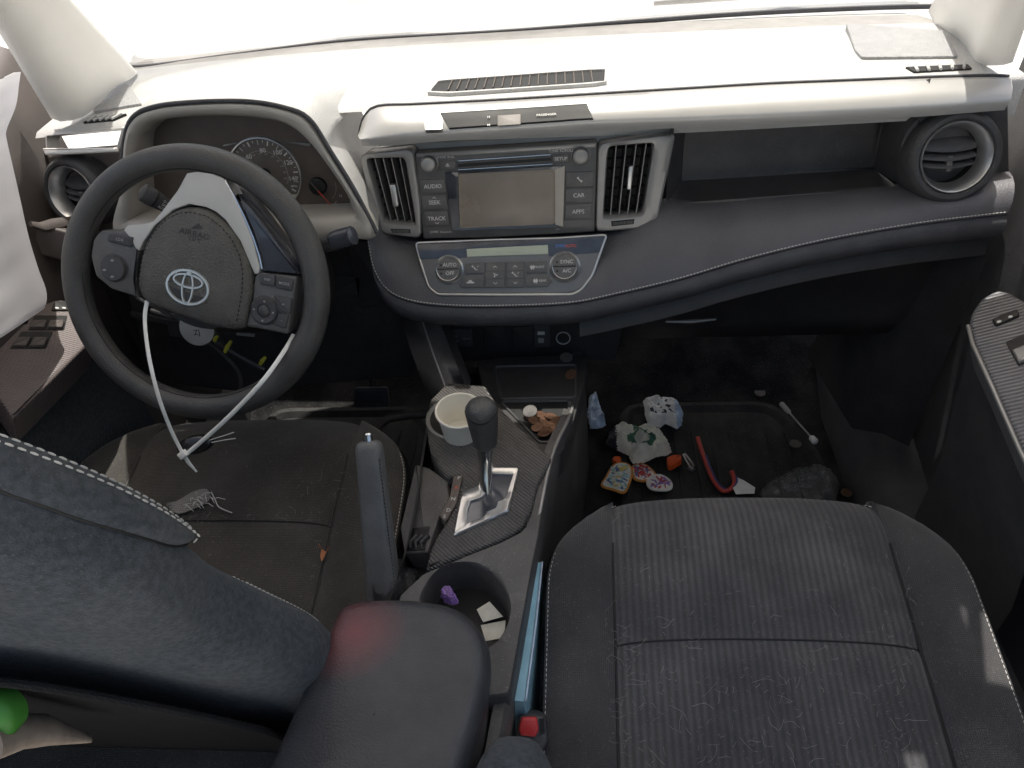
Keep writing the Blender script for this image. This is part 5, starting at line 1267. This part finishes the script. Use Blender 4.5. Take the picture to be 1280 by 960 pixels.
# patches
def patch(outline, z, mats, label, seed, name='badge_patch', cat='badge', art=10):
    r = random.Random(seed); fr = Fr(at(*outline[0], z=z), (1, 0, 0), (0, 1, 0)); P2 = [tuple(p) for p in spline([V(p) for p in fr.P(outline)], 48, True)]; mb = MB()
    mb.prism(fr, P2, 0, .0035, .0012, 0); I = inset(ccw(P2), .0042); mb.flat(fr, I, .0038, 1)
    cx = sum(p[0] for p in I) / len(I); cy = sum(p[1] for p in I) / len(I); R = min(math.hypot(p[0] - cx, p[1] - cy) for p in I) * 1.0
    J = inset(I, .0035); xs = [p[0] for p in J]; ys = [p[1] for p in J]
    def inside(x, y):
        c = False
        for q in range(len(J)):
            (x1, y1), (x2, y2) = J[q - 1], J[q]
            if (y1 > y) != (y2 > y) and x < (x2 - x1) * (y - y1) / (y2 - y1) + x1: c = not c
        return c
    k = 0
    while k < art:
        x, y = r.uniform(min(xs), max(xs)), r.uniform(min(ys), max(ys))
        if not inside(x, y): continue
        mb.flat(fr, ell(x, y, R * r.uniform(.18, .46), R * r.uniform(.06, .15), r.uniform(0, 3), 12), .0040 + .00004 * k, 2 + k % (len(mats) - 2)); k += 1
    return single(name, mb, mats, label, cat)
patch([(751, 608), (757, 596), (764, 584), (772, 579), (784, 580), (791, 588), (789, 602), (781, 617), (766, 614)], .041, [M['patch_orange'], M['patch_white'], M['patch_teal'], M['patch_blue'], M['patch_teal'], M['patch_yellow']], 'largest fabric badge, orange border and teal pattern, nearest the console', 4, art=44)
patch([(790, 584), (800, 580), (810, 583), (820, 594), (812, 601), (801, 603), (791, 598)], .036, [M['patch_orange'], M['patch_white'], M['patch_red'], M['patch_blue'], M['patch_red']], 'red and blue fabric badge tucked between two others', 21, art=44)
patch([(808, 602), (814, 595), (826, 594), (837, 600), (841, 608), (836, 614), (818, 614), (810, 610)], .042, [M['patch_white'], M['patch_white'], M['patch_red'], M['purple']], 'round white badge with red streaks beside the seat edge', 33, art=26)
mb = MB(); OF = Fr(at(842, 580, z=.034), (1, 0, 0), (0, 1, 0)); mb.prism(OF, rounded(OF.P([(833, 576), (840, 573), (851, 572), (852, 579), (838, 587), (834, 585)]), .003), -.004, .012, .004); single('orange_plug', mb, M['orange'], 'bright orange plastic plug lying alone on the mat', 'plug')
mb = MB(); OF = Fr(at(771, 577, z=.034), (1, 0, 0), (0, 1, 0)); mb.prism(OF, rounded(OF.P([(765, 576), (768, 572), (775, 572), (777, 577), (771, 581)]), .003), -.004, .006, .003); single('orange_scrap', mb, M['orange'], 'orange scrap showing behind the largest badge', 'scrap')
mb = MB(); a = [at(*p, z=.036) for p in ((854, 568), (858, 576), (865, 587), (867, 582), (861, 573), (856, 567))]; mb.tube(a, .0022, 8); mb.tube([at(861, 584, z=.038), at(867, 588, z=.038)], .005, 8); single('hair_clip', mb, M['satin'], 'small metal hair clip beside the orange cap', 'hair clip')
cb1 = Thing('cable', 'red and dark blue cable with a bent end and white paper tag', 'cable', at(895, 590, z=.03))
pth = spline([at(*p, z=z) for p, z in (((872, 547), .045), ((876, 560), .040), ((881, 574), .037), ((887, 590), .036), ((894, 604), .036), ((903, 613), .036), ((912, 612), .037), ((918, 604), .040), ((917, 596), .044), ((914, 589), .048))], 60)
mb = MB(); mb.tube(pth, .0048, 12); cb1.part('sleeve', mb, M['cable_red'])
mb = MB(); mb.tube([p + V((.0035, .0015, .0015)) for p in pth[14:56]], .0034, 10); cb1.part('inner_wire', mb, M['cable_blue'])
mb = MB(); TFm = Fr(at(930, 606, z=.042), (1, 0, .1), (0, 1, 0)); mb.prism(TFm, TFm.P([(921, 597), (930, 601), (944, 610), (943, 617), (920, 618), (916, 610)]), 0, .0015, .0004); cb1.part('paper_tag', mb, M['paper_white'])
sw = Thing('swab_stick', 'white swab stick with thick ends lying across the mat', 'swab', at(1000, 530, z=.03))
a, b = at(977, 505, z=.038), at(1019, 552, z=.038); mb = MB(); mb.tube([a, b], .0020, 8); sw.part('stem', mb, M['ink_dim'])
mb = MB(); mb.tube([b.lerp(a, .13), b.lerp(a, .10), b.lerp(a, 0), b.lerp(a, -.02)], [.003, .0065, .0072, .005], 12); sw.part('bright_end', mb, M['paper_white']); mb = MB(); mb.tube([a.lerp(b, -.02), a, a.lerp(b, .22), a.lerp(b, .27)], [.004, .0062, .0056, .002], 12); sw.part('grey_end', mb, M['ink_dim'])
crumple([(948, 616), (960, 605), (980, 594), (1005, 586), (1026, 583), (1043, 592), (1050, 606), (1046, 622), (1020, 634), (985, 634), (958, 628)], .035, .018, 40, 'clear crinkled plastic bag at the seat edge', 'plastic_bag', 'plastic bag', [M['film']], n=30)
# things in the rear cup well
crumple([(551, 745), (556, 739), (564, 740), (570, 748), (574, 754), (566, 758), (556, 754)], .395, .014, 51, 'crumpled purple foil wrapper in the rear cup well', 'foil_wrapper', 'wrapper', [M['purple'], M['patch_white']], deco=lambda p: 1 if p.x > .012 else 0, n=16)
mb = MB(); RF1 = Fr(at(612, 768, z=.375), (1, .2, .15), (-.2, 1, .25)); mb.prism(RF1, RF1.P([(596, 762), (612, 752), (629, 771), (604, 778)]), 0, .001, .0003); mb.prism(RF1, RF1.P([(600, 780), (631, 774), (630, 796), (606, 800)]), -.006, -.004, .0003)
single('folded_receipt', mb, M['paper_cream'], 'folded white paper stuffed in the rear cup well', 'receipt')
# teal folder between console and seat
fo = Thing('card_folder', 'thin teal folder wedged on edge between console and passenger seat', 'folder', at(660, 780, z=.25))
TP = [at(*p, z=.385) for p in ((668, 703), (676, 703))], [at(*p, z=.385) for p in ((654, 780), (668, 780))], [at(*p, z=.385) for p in ((638, 875), (655, 877))]
mb = MB(); top_l = [t[0] for t in TP]; top_r = [t[1] for t in TP]; mb.loft([[p + V((0, 0, -.22)) for p in top_l], top_l, top_r, [p + V((.004, 0, -.22)) for p in top_r]]); mb.loft([[top_l[-1], top_r[-1]], [top_l[-1] + V((0, 0, -.22)), top_r[-1] + V((.004, 0, -.22))]]); fo.part('cover', mb, M['teal'], smooth=30)
mb = MB(); mb.tube([p + V((.002, 0, .001)) for p in top_r], .0012, 6); fo.part('edge_strip', mb, M['pale_blue'])
# seat-belt buckle
bc = at(664, 918, z=.355); BF = Fr(bc, (1, .05, 0), (-.02, .80, .58)); bk = Thing('belt_buckle', 'black seat belt buckle with red release button beside the passenger cushion', 'buckle', bc)
mb = MB(); mb.prism(BF, rounded(BF.P([(648, 894), (681, 896), (686, 925), (680, 940), (648, 935), (643, 922)]), .005), -.05, .0, .005); bk.part('housing', mb, M['black_soft'])
mb = MB(); mb.prism(BF, rounded(BF.P([(652, 896), (671, 896), (674, 912), (669, 921), (650, 919), (648, 910)]), .003), -.01, .0055, .003); bk.part('release_button', mb, M['red_btn'])
mb = MB(); mb.prism(BF, BF.P([(674, 898), (680, 898), (681, 916), (675, 920)]), -.01, .0005, 0); bk.part('latch_slot', mb, M['deep'])
# cable tie hanging from the wheel with a key fob
zt_ = Thing('cable_tie', 'long white cable tie looped round the steering wheel spokes, hanging to the driver seat', 'cable tie', at(230, 568, y=-.30))
def tie(pts): return spline([at(*p, y=y) for p, y in pts], 50)
t1_ = tie([((184, 376), -.250), ((181, 400), -.268), ((186, 445), -.308), ((198, 495), -.338), ((214, 538), -.352), ((230, 570), -.362)])
t2_ = tie([((367, 418), -.262), ((357, 436), -.285), ((330, 474), -.328), ((295, 512), -.346), ((262, 543), -.355), ((230, 570), -.362)])
mb = MB(); mb.tube(t1_, .0030, 8, flat=.45, upv=(0, -1, .4)); mb.tube(t2_, .0030, 8, flat=.45, upv=(0, -1, .4)); mb.tube([at(230, 570, y=-.362), at(237, 580, y=-.366), at(246, 590, y=-.37)], [.0036, .003, .0015], 8, flat=.45, upv=(0, -1, .4)); zt_.part('strap', mb, M['zip'])
hdp = at(229, 568, y=-.364); mb = MB(); HF2 = Fr(hdp, (1, 0, 0), (0, .4, .9)).turn(0, 0, .6); mb.prism(HF2, rounded([(-.0065, -.005), (.0065, -.005), (.0065, .005), (-.0065, .005)], .002), -.004, .0045, .002); zt_.part('locking_head', mb, M['zip'])
kf = Thing('key_fob', 'black oval key fob held by the white cable tie above the driver seat', 'key fob', at(244, 557, y=-.35))
KF2 = Fr(at(244, 556, y=-.35), (1, 0, .0), (0, .55, .83)).turn(0, 0, .22); mb = MB(); o2 = ell(0, 0, .027, .0135, 0, 48); rows = []
for t, h in ((.9, -.008), (1, -.004), (1, .001), (.93, .005), (.75, .007), (.3, .0082), (.02, .0083)): rows.append([KF2.g(x * t, y * t, h) for x, y in o2])
mb.loft(rows, cu=True); kf.part('shell', mb, M['fob'], smooth=70)
mb = MB()
for dy in (-.002, .002): mb.tube([KF2.g(.026, dy, .003), KF2.g(.045, dy * 1.5, .003), KF2.g(.062, dy * 2.2, .004)], .0007, 6)
kf.part('wire_ring', mb, M['ink'])
# grey strap end and dry leaf on the driver cushion
def on_seat(px, py, zf, lift=.0):
    z = .35
    for _ in range(8): q = at(px, py, z=z); z = zf(q.y) + lift
    return at(px, py, z=z)
E1 = [on_seat(*p, dzt, .006) for p in ((208, 632), (225, 624), (240, 615), (258, 611), (264, 622), (256, 630), (240, 637), (222, 642))]
mb = MB(); a = spline(E1[:5], 14); b = spline([E1[0], E1[7], E1[6], E1[5], E1[4]], 14); mb.loft([a, [p.lerp(q, .5) + V((0, 0, .006 + .003 * math.sin(i))) for i, (p, q) in enumerate(zip(a, b))], b])
strap = Thing('webbing_scrap', 'frayed grey webbing end lying on the driver seat', 'webbing', E1[3]); strap.part('webbing', mb, M['grey_rag'], smooth=60)
mb = MB()
for k in range(16):
    p = a[0].lerp(E1[4], rnd.uniform(.55, 1)) + V((rnd.uniform(-.008, .008), rnd.uniform(-.014, .010), .004)); d = V((rnd.uniform(-.3, 1), rnd.uniform(-1, .6), .15)) * rnd.uniform(.012, .03); mb.tube([p, p + d * .5 + V((0, 0, .004)), p + d], .0006, 5)
q = [on_seat(*p, dzt, .006) for p in ((264, 615), (269, 625), (274, 634), (290, 641))]; mb.tube(spline(q, 20), .0009, 5); strap.part('frayed_thread', mb, M['ink'], smooth=0)
q = [on_seat(*p, dzt, .008) for p in ((402, 686), (408, 690), (405, 697), (402, 702), (400, 695))]; mb = MB(); mb.add(q, [tuple(range(5))]); mb.tube([q[0], on_seat(398, 680, dzt, .014)], .0008, 5); mb.tube([q[1], on_seat(411, 684, dzt, .014)], .0008, 5); single('dry_leaf', mb, M['leaf'], 'small reddish dry leaf on the seam of the driver seat', 'leaf')
# things glimpsed behind the driver seat
mb = MB(); GFm = Fr(at(2, 902, x=-.352), (1, 0, 0), (0, .5, .86)); mb.lathe(GFm, -.012, .0, [(.020, -.02), (.022, -.004), (.020, .002), (.014, .006), (.006, .008), (.0005, .0085)], 36); single('green_lid', mb, M['green'], 'bright green plastic lid poking out behind the driver seat pocket', 'lid')
mb = MB(); mb.tube([at(-20, 925, x=-.36), at(20, 914, x=-.36), at(60, 912, x=-.352), at(112, 924, x=-.345)], [.02, .018, .016, .004], 14, flat=.6); M['beige_cloth'] = mat('beige_cloth', (.30, .24, .19), .9, var=(40, .2)); single('beige_cloth', mb, M['beige_cloth'], 'pale beige cloth bulging beside the green lid behind the driver seat', 'cloth')
# hairs and lint
def hairs(zf, boxpx, n, label, seed, xlim=None):
    r = random.Random(seed); mb = MB()
    for k in range(n):
        x0, y0, x1, y1 = boxpx[k % len(boxpx)]; p = on_seat(r.uniform(x0, x1), r.uniform(y0, y1), zf, .004)
        a = r.uniform(0, 6.28); L = r.choice((.005, .007, .010, .014, .022)) * r.uniform(.6, 1.3); bend = r.uniform(-1.6, 1.6); pts = []
        q = p.copy()
        for i in range(6):
            pts.append(q.copy()); q = q + V((math.cos(a), math.sin(a), .0)) * L / 5; a += bend / 5; q.z = zf(q.y) + .004 + .002 * math.sin(i * 1.3 + k)
        mb.tube(pts, r.choice((.00011, .00015, .0002)), 4)
    return single('pet_hair', mb, M['hair'], label, 'hair', smooth=0, kind='stuff')
hairs(pzt, [(770, 640, 1110, 960), (700, 760, 1180, 955), (780, 820, 1100, 958), (800, 840, 1000, 958), (755, 760, 790, 955), (1100, 700, 1140, 955)], 260, 'pale hairs and lint scattered over the passenger seat', 7)
hairs(dzt, [(200, 550, 470, 700), (390, 600, 450, 720), (420, 570, 470, 660), (200, 638, 400, 652)], 70, 'pale lint and threads scattered over the driver seat', 8)
# ================================================================ LIGHT
w = bpy.data.worlds.new('World'); sc.world = w; w.use_nodes = True; nt = w.node_tree
sky = nt.nodes.new('ShaderNodeTexSky'); sky.sky_type = 'NISHITA'; sky.sun_disc = False
SUN_EL, SUN_AZ = math.radians(72), math.radians(-6)      # azimuth from +Y towards +X
sky.sun_elevation = SUN_EL; sky.sun_rotation = SUN_AZ
sky.air_density = 1.6; sky.dust_density = 6; sky.ozone_density = .5
nt.links.new(sky.outputs[0], nt.nodes['Background'].inputs[0]); nt.nodes['Background'].inputs[1].default_value = .15
sd = bpy.data.lights.new('sun', 'SUN'); sd.energy = 5; sd.angle = math.radians(.5); sd.color = (1, .96, .89)
so_ = bpy.data.objects.new('sun', sd); COL.objects.link(so_)
to = V((math.sin(SUN_AZ) * math.cos(SUN_EL), math.cos(SUN_AZ) * math.cos(SUN_EL), math.sin(SUN_EL)))
so_.rotation_euler = to.to_track_quat('Z', 'Y').to_euler(); so_.location = to * 20
sc.view_settings.view_transform = 'Standard'; sc.view_settings.look = 'None'; sc.view_settings.exposure = 0
sc.render.engine = 'CYCLES'; sc.cycles.use_denoising = True; sc.cycles.max_bounces = 8; sc.cycles.transparent_max_bounces = 16
sc.cycles.sample_clamp_indirect = 6
